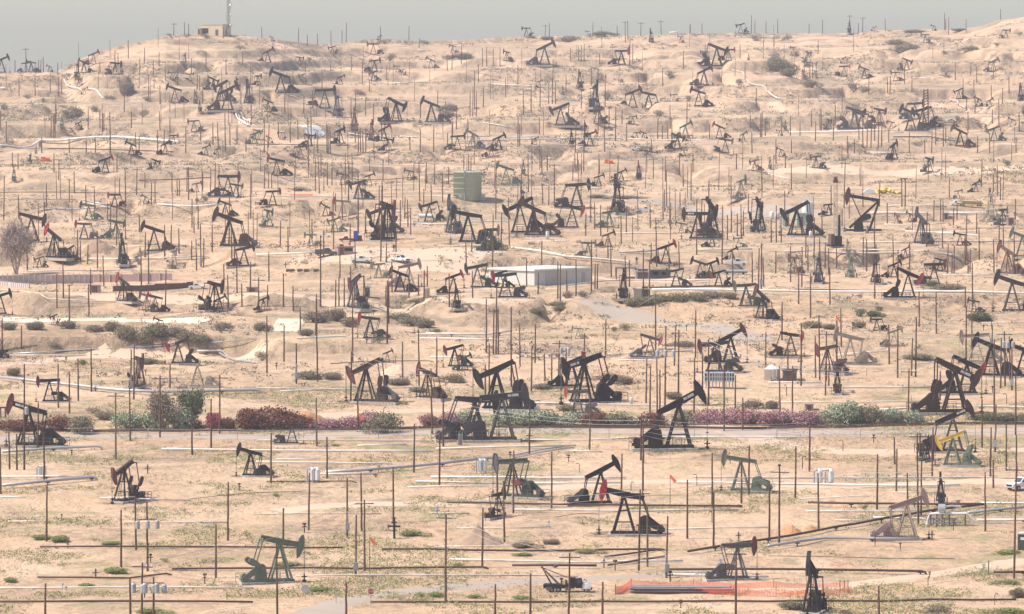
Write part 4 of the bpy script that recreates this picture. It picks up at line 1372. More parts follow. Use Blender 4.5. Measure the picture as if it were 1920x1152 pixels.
def tree(tile, cx, by, w, h, mat, desc, seed, n=5200, bare=False, size=.035):
    u, v = full(tile, cx, by); P = ground_at(u, v); mp = P.y/FPX; Hh = h*.25*mp; Ww = w*.25*mp/2
    o = empty('tree', P, 0); rr = random.Random(seed); m = MB(); tips = []
    def grow(p, d, L, r, lev):
        q = p+d*L; m.bar(p, q, r*2, n=6, w2=r*1.3)
        if lev == 0: tips.append(q); return
        for _ in range(4 if bare and lev < 4 else 3):
            e = (d+Vector((rr.gauss(0, .45), rr.gauss(0, .45), rr.gauss(.12, .25)))).normalized(); grow(q if rr.random() < .7 else p.lerp(q, .7), e, L*rr.uniform(.62, .85), r*.62, lev-1)
            if lev <= 2: tips.append(p.lerp(q, rr.random()))
    for k in range(4):
        a = k*1.6+rr.random(); grow(Vector((0, 0, -.02)), Vector(((.55 if bare else .3)*math.cos(a), (.55 if bare else .3)*math.sin(a), 1)).normalized(), .19 if bare else .27, .024 if not bare else .022, 5 if bare else 3)
    sc_ = (Ww*1.25 if bare else Ww*1.6, Ww*1.2, Hh*(1.12 if bare else .9))
    ob('trunk', m, 'bark' if not bare else 'twig', o, (0, 0, 0), (0, 0, 0), sc_)
    m = MB()
    for _ in range(n):
        t = rr.choice(tips); p = t+Vector((rr.gauss(0, .10), rr.gauss(0, .10), rr.gauss(0, .075)))*(.8 if bare else 1); p.z = max(p.z, .12)
        a = Vector((rr.gauss(0, 1), rr.gauss(0, 1), rr.gauss(.4, .8))).normalized(); b = a.cross(Vector((rr.gauss(0, 1), rr.gauss(0, 1), rr.gauss(0, 1)))).normalized()
        s = size*rr.uniform(.5, 1.2); k2 = .5 if not bare else .07; i = len(m.v)
        m.v += [tuple(p-a*s), tuple(p+b*s*k2), tuple(p+a*s), tuple(p-b*s*k2)]; m.f.append((i, i+1, i+2, i+3))
    ob('crown', m, mat, o, (0, 0, 0), (0, 0, 0), sc_)
    tag(o, desc, 'tree')
tree('C0', 1200, 925, 340, 400, 'leaf_dry', 'thin grey brown tree rising from the oleander hedge on the left', 3)
tree('C0', 1430, 900, 300, 390, 'leaf_green', 'dark green tree beside the grey brown tree in the hedge', 4, 6500)
tree('B0', 120, 908, 600, 560, 'twig', 'bare leafless tree at the left edge above the retaining wall', 6, 4200, True, .06)
tree('A0', 955, 720, 130, 90, 'leaf_greydry', 'small grey tree on the far left slope', 9, 1500)

# plant cover nobody could count: tufts and small scrub, set out by where the soil carries it
def scatter():
    rs = np.random.RandomState(11)
    def pick(n, d0, d1, fn):
        D = np.sqrt(rs.rand(n)*(d1*d1-d0*d0)+d0*d0) if False else d0+(d1-d0)*rs.rand(n); a = (rs.rand(n)*2-1)*.12; x = a*D; w = fn(x, D); k = rs.rand(n) < w
        return x[k], D[k]
    def build(name, mat, xs, ys, size, nl, hgt, label, cat):
        n = len(xs); zs = H(xs, ys); sz = size*(.5+1.1*rs.rand(n)**2)
        c = np.stack([xs, ys, zs], -1)
        q = []
        for _ in range(nl):
            off = rs.randn(n, 3)*np.array([.55, .55, .0])*sz[:, None]; off[:, 2] = np.abs(rs.rand(n))*hgt*sz
            p = c+off; a = rs.randn(n, 3); a[:, 2] = np.abs(a[:, 2])*1.2; a /= np.linalg.norm(a, axis=1)[:, None]
            b = np.cross(a, rs.randn(n, 3)); b /= np.linalg.norm(b, axis=1)[:, None]+1e-6
            s = (.30*sz)[:, None]; q.append(np.stack([p-a*s, p+b*s*.55, p+a*s, p-b*s*.55], 1))
        q = np.concatenate(q, 0); vs = q.reshape(-1, 3); nf = len(q); me = bpy.data.meshes.new(name)
        me.vertices.add(nf*4); me.vertices.foreach_set('co', vs.ravel()); me.loops.add(nf*4); me.loops.foreach_set('vertex_index', np.arange(nf*4, dtype=np.int32))
        me.polygons.add(nf); me.polygons.foreach_set('loop_start', np.arange(0, nf*4, 4, dtype=np.int32)); me.update(calc_edges=True); me.materials.append(None)
        o = ob(name, me, mat); o['kind'] = 'stuff'; o['label'] = label; o['category'] = cat
    slope = lambda x, y: np.abs(H(x, y+1.5)-H(x, y-1.5))/3
    patch = lambda x, y, s, o, lo, hi: sstep(lo, hi, .5+fbm(x/s+o, y/s+o, 4))
    x, y = pick(150000, 620, 1050, lambda x, y: patch(x, y, 11, 3, .66, .78)*.95); build('dry_grass', 'leaf_straw', x, y, .24, 4, .6, 'dry straw coloured grass tufts on the near sand', 'grass')
    x, y = pick(220000, 620, 900, lambda x, y: patch(x, y, 10, 9, .63, .75)*.98); build('green_grass', 'leaf_grass', x, y, .30, 5, .7, 'thin green grass tufts on the near sand', 'grass')
    x, y = pick(60000, 900, 1500, lambda x, y: patch(x, y, 18, 21, .58, .72)*(.12+7*np.clip(slope(x, y)-.05, 0, .2))); build('scrub', 'leaf_greydry', x, y, .62, 10, .7, 'grey brown scrub on the banks', 'scrub')
    x, y = pick(45000, 900, 1500, lambda x, y: patch(x, y, 14, 51, .60, .72)*.8); build('dry_scrub', 'leaf_dry', x, y, .45, 8, .6, 'dry pale scrub on the slopes', 'scrub')
    x, y = pick(160000, 1450, 2350, lambda x, y: patch(x, y, 26, 71, .56, .70)*(.2+4*np.clip(slope(x, y)-.05, 0, .2))); build('distant_scrub', 'leaf_greydry', x, y, .75, 10, .6, 'grey scrub on the far hills', 'scrub')
    x, y = pick(30000, 620, 1000, lambda x, y: patch(x, y, 12, 91, .55, .7)*.7); build('clods', 'dirt', x, y, .10, 4, .5, 'loose clods of soil', 'soil')
scatter()
# ---------------------------------------------------------------- roads
draped('road', [(-40, 824), (150, 818), (330, 819), (560, 820), (760, 812), (900, 806), (1250, 812), (1560, 812), (1960, 806)], 6, 'road_gravel', .07)
draped('road', [(560, 1170), (630, 1128), (720, 1112), (800, 1104), (960, 1092), (1090, 1088), (1180, 1080), (1320, 1074)], 6.0, 'road_gravel', .09)
draped('road', [(1100, 562), (1120, 572), (1190, 592), (1260, 606), (1330, 612), (1420, 640)], 9, 'road_gravel', .07)
draped('road', [(-30, 602), (100, 602), (250, 602), (390, 603)], 14, 'chalk', .09)
draped('road', [(-30, 548), (160, 556), (420, 560), (650, 566), (900, 568), (1100, 556)], 6, 'road_pale', .05)
draped('road', [(640, 492), (760, 500), (900, 508), (1100, 520), (1300, 528)], 7, 'road_pale', .06)
draped('road', [(500, 790), (760, 768), (960, 775), (1300, 790), (1500, 845), (1700, 850), (1960, 842)], 7, 'road_pale', .05)
draped('road', [(-30, 690), (160, 670), (320, 655), (520, 640)], 7, 'road_pale', .05)
draped('road', [(520, 960), (700, 940), (880, 950), (1010, 915), (1250, 900), (1500, 912), (1920, 902)], 6, 'road_pale', .05)
draped('road', [(1440, 320), (1600, 318), (1780, 320), (1960, 312)], 9, 'road_pale', .05)
draped('road', [(1180, 375), (1260, 380), (1400, 398), (1560, 402)], 8, 'road_gravel', .06)
draped('road', [(1420, 1110), (1600, 1098), (1760, 1075), (1930, 1050)], 5.5, 'road_pale', .06)
def plot(name, quad, mat, dz=.07, kind=True):
    P = [ground_at(u, v) for u, v in quad]; m = MB(); n = 14
    for i in range(n+1):
        for j in range(n+1):
            s, t = i/n, j/n; p = (P[0].lerp(P[1], s)).lerp(P[3].lerp(P[2], s), t); e = dz if 0 < i < n and 0 < j < n else -.05
            m.v.append((p.x, p.y, float(H(p.x, p.y))+e))
    for i in range(n):
        for j in range(n): a = i*(n+1)+j; m.f.append((a, a+n+1, a+n+2, a+1))
    o = ob(name, m.mesh(name, True), mat); return struct(o) if kind else o
plot('ground_pad', [(505, 620), (560, 622), (578, 598), (520, 596)], 'chalk')
plot('ground_pad', [(445, 232), (480, 236), (470, 215), (448, 214)], 'chalk')
o = plot('tarpaulin', [(582, 258), (612, 252), (600, 238), (552, 236)], 'white', .12, False); tag(o, 'white sheeting laid on the far left slope', 'tarpaulin')
plot('ground_pad', [(590, 496), (900, 512), (960, 470), (640, 462)], 'road_pale')

# ---------------------------------------------------------------- mounds of soil
def mound(tile, cx, by, w, h, mat, label, seed):
    u, v = full(tile, cx, by); P = ground_at(u, v); mp = P.y/FPX; a = w*.25*mp/2; hh = h*.25*mp*.95; m = MB(); n = 26
    for i in range(n+1):
        for j in range(n+1):
            x = (i/n*2-1)*1.15; y = (j/n*2-1)*1.15; r = math.hypot(x, y)
            z = hh*max(0, (1-r))**.85*(1+.6*float(fbm(x*1.7+seed, y*1.7, 3)))+(.25*float(fbm(x*9+seed, y*9, 3)) if r < 1 else 0)
            X = P.x+x*a; Y = P.y+a*.5+y*a*.6; m.v.append((X, Y, float(H(X, Y))+(z if r < 1.02 else -.1)))
    for i in range(n):
        for j in range(n): k = i*(n+1)+j; m.f.append((k, k+n+1, k+n+2, k+1))
    o = ob('dirt_mound', m.mesh('dirt_mound', True), mat); tag(o, label, 'dirt mound', 'mounds of soil')
mound('D1', 1660, 635, 400, 105, 'dirt', 'largest grey brown soil mound behind the lone poles in front', 1)
mound('D3', 175, 545, 170, 55, 'dirt_orange', 'orange soil mound left of the long slanting pipeline', 2)
mound('D3', 325, 520, 110, 32, 'dirt_orange', 'small orange soil mound beside the larger orange one', 3)
mound('B2', 1250, 462, 130, 75, 'dirt', 'pointed soil mound left of the large black pumpjacks, uphill of the shed', 4)
mound('C1', 1060, 520, 300, 95, 'road_pale', 'pale sandy mound behind the red headed pumpjacks', 5)
mound('D2', 390, 305, 170, 42, 'dirt', 'low brown mound left of the black pumpjack with a raised head', 6)
mound('C0', 120, 310, 10, 4, 'dirt', 'tiny heap of soil on the left bank', 7)
mound('B0', 730, 745, 260, 75, 'dirt', 'broad soil mound above the retaining wall', 8)
mound('C1', 380, 860, 300, 80, 'dirt_orange', 'orange soil mound behind the dark red bougainvillea', 9)
mound('D3', 1380, -60, 300, 40, 'dirt', 'ridge of soil in front of the crossed pumpjacks on the right', 10)
mound('C2', 1500, 1150, 300, 60, 'dirt', 'ridge of soil behind the green pumpjack', 11)

# ---------------------------------------------------------------- tanks and vessels
def place(tile, cx, by): u, v = full(tile, cx, by); P = ground_at(u, v); return P, P.y/FPX*.25, u, v
def tank(tile, cx, by, w, h, mat, label, roof='flat', name='tank', hor=False):
    P, mp, u, v = place(tile, cx, by); r = w*mp/2; hh = h*mp; o = empty(name, P+Vector((0, r*(1.0 if r > 4 else .6), 0)))
    m = MB()
    if roof == 'cone': prof = [(r, 0), (r, hh*.72), (r*1.03, hh*.72), (r*.08, hh)]
    elif roof == 'dome': prof = [(r, 0), (r, hh*.9), (r*.8, hh*.97), (r*.3, hh)]
    else: prof = [(r, -.3), (r, hh*.985), (r*1.015, hh*.985), (r*1.015, hh), (0.01, hh+r*.05)]
    me_ = m.lathe(prof, 48).mesh('tank_shell'); me_.polygons.foreach_set('use_smooth', [abs(p.normal.z) < .3 for p in me_.polygons]); ob('tank_shell', me_, mat, o)
    m = MB(); x, y = r*.35, -math.sqrt(r*r-(r*.35)**2)-.12
    for s in (-.25, .25): m.bar((x+s, y, 0), (x+s, y, hh+.4), .07)
    k = int(hh/.5)
    for i in range(k): m.bar((x-.25, y, .3+i*.5), (x+.25, y, .3+i*.5), .05)
    ob('ladder', m, mat, o)
    if hh > 4:
        m = MB(); [m.lathe([(r-.1, hh*q-.05), (r+.05, hh*q-.05), (r+.05, hh*q+.05), (r-.1, hh*q+.05)], 48) for q in (.2, .4, .6, .8)]; ob('plate_seam', m, mat, o)
        ob('riser', MB().tube([(-r*.2, -r*1.02, 0), (-r*.2, -r*1.02, hh+.3), (-r*.2, 0, hh+.5)], .3, 8), 'galv', o)
    if hh > 4:
        m = MB()
        for j in range(24):
            a0, a1 = j*math.pi/12, (j+1)*math.pi/12; m.bar((r*math.cos(a0), r*math.sin(a0), hh+.9), (r*math.cos(a1), r*math.sin(a1), hh+.9), .05); m.bar((r*math.cos(a0), r*math.sin(a0), hh), (r*math.cos(a0), r*math.sin(a0), hh+.9), .05)
        ob('railing', m, mat, o)
        ob('manway', MB().bar((-r*.5, -r*.87, .9), (-r*.5, -r*.87-.25, .9), 1.0, n=12), mat, o)
    tag(o, label, 'tank')
tank('B1', 1585, 345, 212, 205, 'tank_green', 'large pale green storage tank in the middle distance')
tank('B1', 1645, 355, 46, 52, 'tank_green', 'small green tank in front of the large one, nearer its middle', 'dome')
tank('B1', 1695, 355, 44, 50, 'tank_green', 'small green tank in front of the large one, nearer its right edge', 'dome')
tank('C3', 30, 548, 115, 115, 'white', 'short white tank with a conical roof beside the finned cooler', 'cone')
tank('B3', 296, 540, 84, 182, 'white', 'tall white domed tank beside the pale green boxes', 'dome')
tank('B3', 30, 495, 34, 60, 'white', 'small white tank left of the pale green box', 'dome')
tank('B3', 72, 492, 34, 55, 'white', 'small white tank next to the pale green box', 'dome')
tank('B1', 1285, 1082, 38, 72, 'tan_wall', 'small tan tank left of the white roofed shed', 'flat')
tank('A2', 405, 950, 22, 32, 'galv', 'grey drum under the black pumpjack, left one', 'flat')
tank('A2', 458, 950, 22, 32, 'galv', 'grey drum under the black pumpjack, right one', 'flat')
tank('D1', 1525, 170, 1, 1, 'galv', 'small grey drum', 'flat') if False else None
tank('C1', 1530, 1035, 30, 80, 'galv', 'upright grey cylinder in front of the big twin pumpjacks', 'flat')
tank('C2', 895, 730, 24, 55, 'white', 'small white upright vessel right of the big black pumpjack', 'dome')
tank('C2', 190, 785, 30, 48, 'white', 'small white upright vessel behind the oleander hedge', 'dome')
tank('B2', 265, 645, 24, 60, 'white', 'small white upright vessel beside the black pumpjack crank', 'dome')
tank('B3', 745, 600, 26, 55, 'galv', 'small grey upright vessel under the largest pumpjack', 'dome')
tank('B3', 320, 632, 24, 50, 'white', 'small white upright vessel below the tall white tank', 'dome')
def loop(tile, xs, by, w, h, label):
    """two upright white vessels joined by a pipe on top"""
    P, mp, u, v = place(tile, sum(xs)/len(xs), by); o = empty('vessel_pair', P)
    for x in xs:
        dx = (x-sum(xs)/len(xs))*mp; ob('vessel', MB().lathe([(w*mp*.3, 0), (w*mp/2, h*mp*.1), (w*mp/2, h*mp*.85), (w*mp*.25, h*mp)], 16, (dx, 0, .2)), 'white', o)
        ob('pipe', MB().tube([(dx-w*mp*.8, -.3, 0), (dx-w*mp*.8, -.3, h*mp*.9), (dx-w*mp*.4, -.3, h*mp*1.02), (dx, 0, h*mp*1.0)], .22, 8), 'galv', o)
    ob('pipe', MB().bar(((xs[0]-xs[-1])/2*mp, 0, h*mp*1.02), ((xs[-1]-xs[0])/2*mp, 0, h*mp*1.02), .3, n=8), 'white', o)
    tag(o, label, 'vessel')
loop('D3', [385, 470], 180, 50, 110, 'pair of upright white vessels joined on top, right of centre in front')
loop('D1', [420, 460], 165, 44, 105, 'pair of white looped pipes at the start of the silver pipeline')
loop('D1', [1680, 1715], 95, 34, 100, 'pair of white vertical manifold pipes right of the silver pipeline')
loop('D0', [300, 335], 130, 28, 85, 'pair of small grey vessels beside a pole near the left edge')

# ---------------------------------------------------------------- buildings
def shed():
    """square flat-roofed shed standing corner-on: the sunlit side to the left, the shaded side to the right"""
    P, mp, u, v = place('B2', 168, 990); hh = 118*mp; A, B_ = 16.0, 12.5; o = empty('shed', P, R(45))
    ob('wall', MB().box(0, A, 0, B_, -1.5, hh-.3), 'shed_wall', o)
    ob('roof', MB().box(-.3, A+.3, -.3, B_+.3, hh-.3, hh), 'white', o); ob('roof_cover', MB().box(.0, A, .0, B_, hh, hh+.05), 'shed_wall', o)
    ob('door', MB().box(3, 6.2, -.06, 0, 0, 3.0), 'concrete', o); ob('door', MB().box(13, 14, -.06, 0, 0, 2.1), 'concrete', o)
    m = MB(); [m.box(k*1.4, k*1.4+.05, -.03, 0, -1, hh-.32) for k in range(1, 12) if not (2.8 < k*1.4 < 6.4 or 12.8 < k*1.4 < 14.2)]; [m.box(-.03, 0, k*1.4, k*1.4+.05, -1, hh-.32) for k in range(1, 9)]; ob('panel_ribs', m, 'shed_bright', o)
    tag(o, 'square grey shed with a flat white roof standing corner-on in mid field', 'shed')
shed()
def building(tile, cx, by, w, h, dep, mat, label, roofmat='concrete', openings=(), rz=0, name='building', cat='building'):
    P, mp, u, v = place(tile, cx, by); o = empty(name, P, R(rz)); W2 = w*mp/2; hh = h*mp
    ob('wall', MB().box(-W2, W2, 0, dep, -.8, hh), mat, o)
    ob('roof', MB().box(-W2-.15, W2+.15, -.15, dep+.15, hh, hh+.22), roofmat, o)
    for kind, x, z0, ww, h2 in openings:
        f = ob(kind, MB().box(x*W2-ww/2, x*W2+ww/2, -.07, .0, z0, z0+h2), 'k' if kind != 'door' else 'b', o)
        ob('frame', MB().box(x*W2-ww/2-.1, x*W2+ww/2+.1, -.04, .0, z0+h2, z0+h2+.12), mat, f)
    tag(o, label, cat); return o, P, mp
o, P, mp = building('A0', 1590, 262, 165, 84, 9, 'tan_wall', 'square tan building on top of the left hill', 'tan_wall', (('window', -.62, 1.0, 2.2, 1.9), ('door', .45, .1, 1.1, 2.3)), -14)
building('A0', 1492, 262, 20, 44, 5, 'tan_wall', 'small annexe at the left of the hilltop building', 'concrete', (('door', 0, .1, .8, 1.9),), -10)
building('A0', 1692, 262, 44, 52, 5, 'tan_wall', 'low annexe at the right of the hilltop building', 'concrete', (('door', 0, .1, .9, 1.9),), -8)
building('B1', 672, 762, 120, 58, 3.5, 'rust_wall', 'rusty brown box building behind the white service truck', 'rust_wall', (('door', -.5, .1, .8, 2), ('window', .1, .8, .8, .6), ('window', .6, .8, .8, .6)), 12)
building('B3', 1822, 540, 52, 52, 3, 'rust_wall', 'small rusty brown hut near the right edge', 'rust_wall', (('door', 0, .1, .9, 1.6),), 0)
building('B3', 134, 548, 52, 96, 3, 'tank_green', 'left one of the two pale green boxes by the tall white tank', 'tank_green', (('door', .3, .1, .8, 2),), 0)
building('B3', 262, 545, 94, 92, 3, 'tank_green', 'right one of the two pale green boxes, in front of the white tank', 'tank_green', (('door', -.3, .1, .9, 2),), 0)
building('B3', 1335, 495, 40, 46, 2, 'concrete', 'small grey cabinet beside the white pipeline', 'concrete', (('door', 0, .1, .7, 1.4),), 0, 'cabinet', 'cabinet')
building('B2', 970, 1092, 112, 72, 2.5, 'tan_wall', 'tan container standing below the equipment yard', 'tan_wall', (('door', .5, .1, 1.2, 2.2),), 2, 'container', 'container')
building('B2', 980, 948, 100, 58, 3, 'galv', 'grey container in the equipment yard', 'galv', (('door', -.4, .1, 1, 2), ('door', .4, .1, 1, 2)), 2, 'container', 'container')
building('B2', 1110, 940, 160, 60, 3, 's', 'dark grey skid of the equipment yard', 's', (('window', -.4, .8, 1, .6), ('window', .4, .8, 1, .6)), 2, 'container', 'container')
building('B1', 835, 1085, 36, 78, 1.5, 'galv', 'light grey cabinet right of the black and red pumpjack', 'galv', (('door', 0, .1, .8, 2),), 0, 'cabinet', 'cabinet')
building('B1', 895, 655, 36, 50, 1.5, 'white', 'small white cabinet left of the dark pumpjack pair', 'white', (('door', 0, .1, .7, 1.5),), 0, 'cabinet', 'cabinet')
building('B0', 710, 1045, 80, 50, 2, 'rust_wall', 'brown crate standing below the pink retaining wall', 'rust_wall', (('door', 0, .1, 1, 1.2),), 0, 'crate', 'crate')
building('B0', 1890, 1040, 80, 30, 2, 'rust_wall', 'low brown bin right of the white car', 'rust_wall', (('door', 0, .1, 1, .6),), 0, 'crate', 'crate')
building('C3', 165, 555, 100, 75, 3, 's', 'low dark box right of the white conical tank', 's', (('door', 0, .1, 1, 1.5),), 0, 'cabinet', 'cabinet')
building('C3', 310, 775, 60, 40, 2, 'rust_wall', 'small brown box behind the pink oleander', 'rust_wall', (('door', 0, .1, .6, .8),), 0, 'crate', 'crate')
def canopy():
    P, mp, u, v = place('B2', 840, 940); o = empty('canopy', P)
    ob('roof', MB().box(-60*mp, 95*mp, -1, 5, 78*mp, 84*mp), 's', o)
    for x, y in ((-58, -.8), (90, -.8), (-58, 4.8), (90, 4.8), (15, -.8)): ob('post', MB().bar((x*mp, y, -.3), (x*mp, y, 78*mp), .2), 'b', o)
    tag(o, 'flat roofed open canopy at the left of the equipment yard', 'canopy')
canopy()
def mast():
    P, mp, u, v = place('A0', 1712, 262); hh = 300*mp; o = empty('radio_mast', P+Vector((0, 3, 0))); m = MB(); w = .55
    c = [(-w, -w*.6), (w, -w*.6), (0, w)]
    for x, y in c: m.bar((x, y, -.5), (x, y, hh), .13)
    k = int(hh/1.1)
    for i in range(k):
        for a in range(3): p, q = c[a], c[(a+1) % 3]; m.bar((*p, i*1.1), (*q, (i+1)*1.1), .07); m.bar((*p, i*1.1), (*q, i*1.1), .06)
    ob('tower_frame', m, 's', o)
    for z, s in ((.28, .45), (.55, .35), (.78, .5)): ob('antenna_dish', MB().bar((w, 0, hh*z), (w+.5, -.5, hh*z), s*2, n=12), 'white', o)
    for z, x in ((.70, 1.0), (.40, -1.0)): ob('antenna', MB().bar((0, 0, hh*z), (x, 0, hh*z), .08).bar((x, 0, hh*z), (x, 0, hh*z+2.2), .08), 's', o)
    tag(o, 'tall lattice radio mast beside the hilltop building', 'radio mast')
mast()
def rig():
    P, mp, u, v = place('B3', 505, 705); hh = 485*mp; o = empty('derrick', P, R(10)); m = MB(); w0, w1 = 15*mp, 12*mp
    cs = [(-1, -1), (1, -1), (1, 1), (-1, 1)]
    for sx, sy in cs: m.bar((sx*w0, sy*w0, 0), (sx*w1, sy*w1, hh), .10)
    k = 9
    for i in range(k):
        for a in range(4):
            p, q = cs[a], cs[(a+1) % 4]; f0, f1 = w0+(w1-w0)*i/k, w0+(w1-w0)*(i+1)/k
            m.bar((p[0]*f0, p[1]*f0, hh*i/k), (q[0]*f1, q[1]*f1, hh*(i+1)/k), .06); m.bar((p[0]*f0, p[1]*f0, hh*i/k), (q[0]*f0, q[1]*f0, hh*i/k), .05)
    ob('mast', m, 'tan_wall', o)
    ob('crown_block', MB().box(-w1*1.4, w1*1.4, -w1, w1, hh, hh+.6).bar((-w1, 0, hh+.9), (w1, 0, hh+.9), .8, n=10), 'm', o)
    ob('platform', MB().box(-50*mp, 48*mp, -2, 2.2, .2, .6).box(-40*mp, 40*mp, -1.4, 1.4, .6, 2.4), 'k', o); ob('engine', MB().box(-46*mp, -18*mp, -1.6, 1.2, .6, 2.8), 'b', o)
    ob('boom', MB().bar((30*mp, 0, .6), (30*mp, 0, 245*mp), .5, w2=.4), 'k', o)
    tag(o, 'pale lattice well derrick with a dark base, left of the largest pumpjack', 'derrick')
rig()
def portal():
    P, mp, u, v = place('A3', 1183, 960); hh = 290*mp; o = empty('derrick', P); m = MB()
    for s in (-1, 1):
        for t in (-1, 1): m.bar((s*.9, t*.9, 0), (s*.6, t*.6, hh), .3)
    for i in range(14): z = hh*i/14; m.bar((-.9, -.9, z), (.8, -.8, z+hh/14), .2); m.bar((-.9, .9, z), (.8, .8, z+hh/14), .2)
    ob('mast', m, 'b', o); ob('platform', MB().box(-2.2, 2.2, -1.8, 1.8, 0, 1.6), 'k', o)
    tag(o, 'dark brown narrow derrick among the pumpjacks on the far right slope', 'derrick')
portal()
def hframe(tile, x0, x1, top, by, label):
    P, mp, u, v = place(tile, (x0+x1)/2, by); h = (by-top)*mp; w = (x1-x0)*mp/2; o = empty('pipe_gantry', P)
    for s in (-1, 1): ob('post', MB().bar((s*w, 0, -.2), (s*w, 0, h), .22), 'b', o)
    ob('crossbar', MB().box(-w-.5, w+.5, -.15, .15, h-.1, h+.15), 'b', o); tag(o, label, 'frame')
hframe('B3', 1003, 1030, 190, 400, 'two brown poles tied by a crossbar, right of the yellow bale heap')
hframe('C0', 1145, 1218, 240, 300, 'white goal shaped pipe frame behind the red headed pumpjack on the left')
hframe('C0', 5, 40, 755, 830, 'brown pipe frame at the left edge behind the hedge')

# retaining walls
def wall(name, pts, mat, h, label, rib=1.6, cat='wall', posts=None):
    P = [ground_at(u, v) for u, v in pts]; o = empty(name, P[0]); m = MB(); m2 = []
    for a, b in zip(P, P[1:]):
        d = b-a; L = d.length; k = max(1, int(L/4))
        for i in range(k):
            p = a.lerp(b, i/k)-P[0]; q = a.lerp(b, (i+1)/k)-P[0]; zz = (float(H(p.x+P[0].x, p.y+P[0].y))+float(H(q.x+P[0].x, q.y+P[0].y)))/2-P[0].z
            n = Vector((-(q-p).y, (q-p).x, 0)).normalized()*.12; j = len(m.v); z0, z1 = zz-1.0, zz+h
            m.v += [(p.x-n.x, p.y-n.y, z0), (q.x-n.x, q.y-n.y, z0), (q.x+n.x, q.y+n.y, z0), (p.x+n.x, p.y+n.y, z0), (p.x-n.x, p.y-n.y, z1), (q.x-n.x, q.y-n.y, z1), (q.x+n.x, q.y+n.y, z1), (p.x+n.x, p.y+n.y, z1)]
            m.f += [tuple(x+j for x in f) for f in ((0, 3, 2, 1), (4, 5, 6, 7), (0, 1, 5, 4), (1, 2, 6, 5), (2, 3, 7, 6), (3, 0, 4, 7))]
        for i in range(int(L/rib)):
            p = a.lerp(b, (i+.5)*rib/L)-P[0]; zz = float(H(p.x+P[0].x, p.y+P[0].y))-P[0].z; m2.append((p, zz))
    ob('wall_panel', m, mat, o)
    if posts:
        for p, zz in m2[:95]: ob('post', MB().box(p.x-.09, p.x+.09, p.y-.32, p.y-.13, zz-.3, zz+h+.25), posts, o)
    tag(o, label, cat)
wall('retaining_wall', [(-10, 533), (60, 532), (175, 531)], 'wall_pink', 1.7, 'pinkish ribbed retaining wall on the left below the bare tree', 1.1, posts='wall_pink')
wall('retaining_wall', [(176, 529), (250, 528), (322, 526)], 'rust_wall', 1.5, 'brown timber wall with pale posts, right of the pink wall', 2.2, posts='tan_wall')
wall('retaining_wall', [(212, 547), (290, 545), (350, 540), (362, 539)], 'b', 1.1, 'dark brown low wall left of the white car', 2.5)
wall('retaining_wall', [(-10, 535), (20, 538), (55, 541)], 'wall_pink', .9, 'low pink wall in front of the pinkish retaining wall', 1.1, posts='wall_pink')
# rails along the road
def fence(pts, h, label, mat='galv', gap=9):
    P = [ground_at(u, v) for u, v in pts]; o = empty('fence', P[0]); q = []
    for a, b in zip(P, P[1:]):
        k = max(1, int((b-a).length/4)); q += [a.lerp(b, i/k) for i in range(k)]
    q.append(P[-1]); m = MB()
    for z in (h, h*.5): m.tube([surf(p.x, p.y, z)-P[0] for p in q], .05, 4)
    ob('rail', m, mat, o); d = 0; n = 0
    for a, b in zip(q, q[1:]):
        d += (b-a).length
        if d > gap and n < 90: d = 0; n += 1; s = surf(b.x, b.y)-P[0]; ob('post', MB().bar(s-Vector((0, 0, .1)), s+Vector((0, 0, h)), .09), mat, o)
    tag(o, label, 'fence')
fence([(120, 822), (330, 824), (560, 826), (860, 824)], 1.5, 'thin wire fence along the left part of the road')
fence([(980, 822), (1250, 824), (1560, 824), (1930, 818)], 1.5, 'thin wire fence along the right part of the road')
fence([(1395, 700), (1440, 702), (1560, 704), (1690, 706)], 1.4, 'thin rail fence right of the finned cooler', gap=3)
fence([(998, 500), (1060, 498), (1110, 497)], 2.0, 'wire fence behind the grey shed', gap=3)
def cooler():
    P, mp, u, v = place('C2', 1556, 612); w = 112*mp; h = 120*mp; o = empty('cooler', P, 0)
    ob('housing', MB().box(-w, w, 0, 2.2, h*.45, h), 'galv', o)
    for i in range(9): x = -w+w*2*(i+.5)/9; ob('leg', MB().bar((x, .2, -.2), (x, .2, h*.45), .16), 'galv', o)
    for r_ in range(2):
        m = MB()
        for i in range(11): x = -w+w*2*(i+.5)/11; z = h*(.60+.25*r_); m.box(x-w*.05, x+w*.05, -.05, 0, z-.2, z+.25)
        ob('port_row', m, 'k', o)
    m = MB(); [m.box(-w+w*2*i/12-.04, -w+w*2*i/12+.04, -.09, 0, h*.45, h) for i in range(13)]; m.box(-w, w, -.11, -.091, h*.72, h*.74)
    ob('fin_frame', m, 'white', o)
    tag(o, 'white finned cooler rack on legs, below the red headed pumpjack', 'cooler')
cooler()
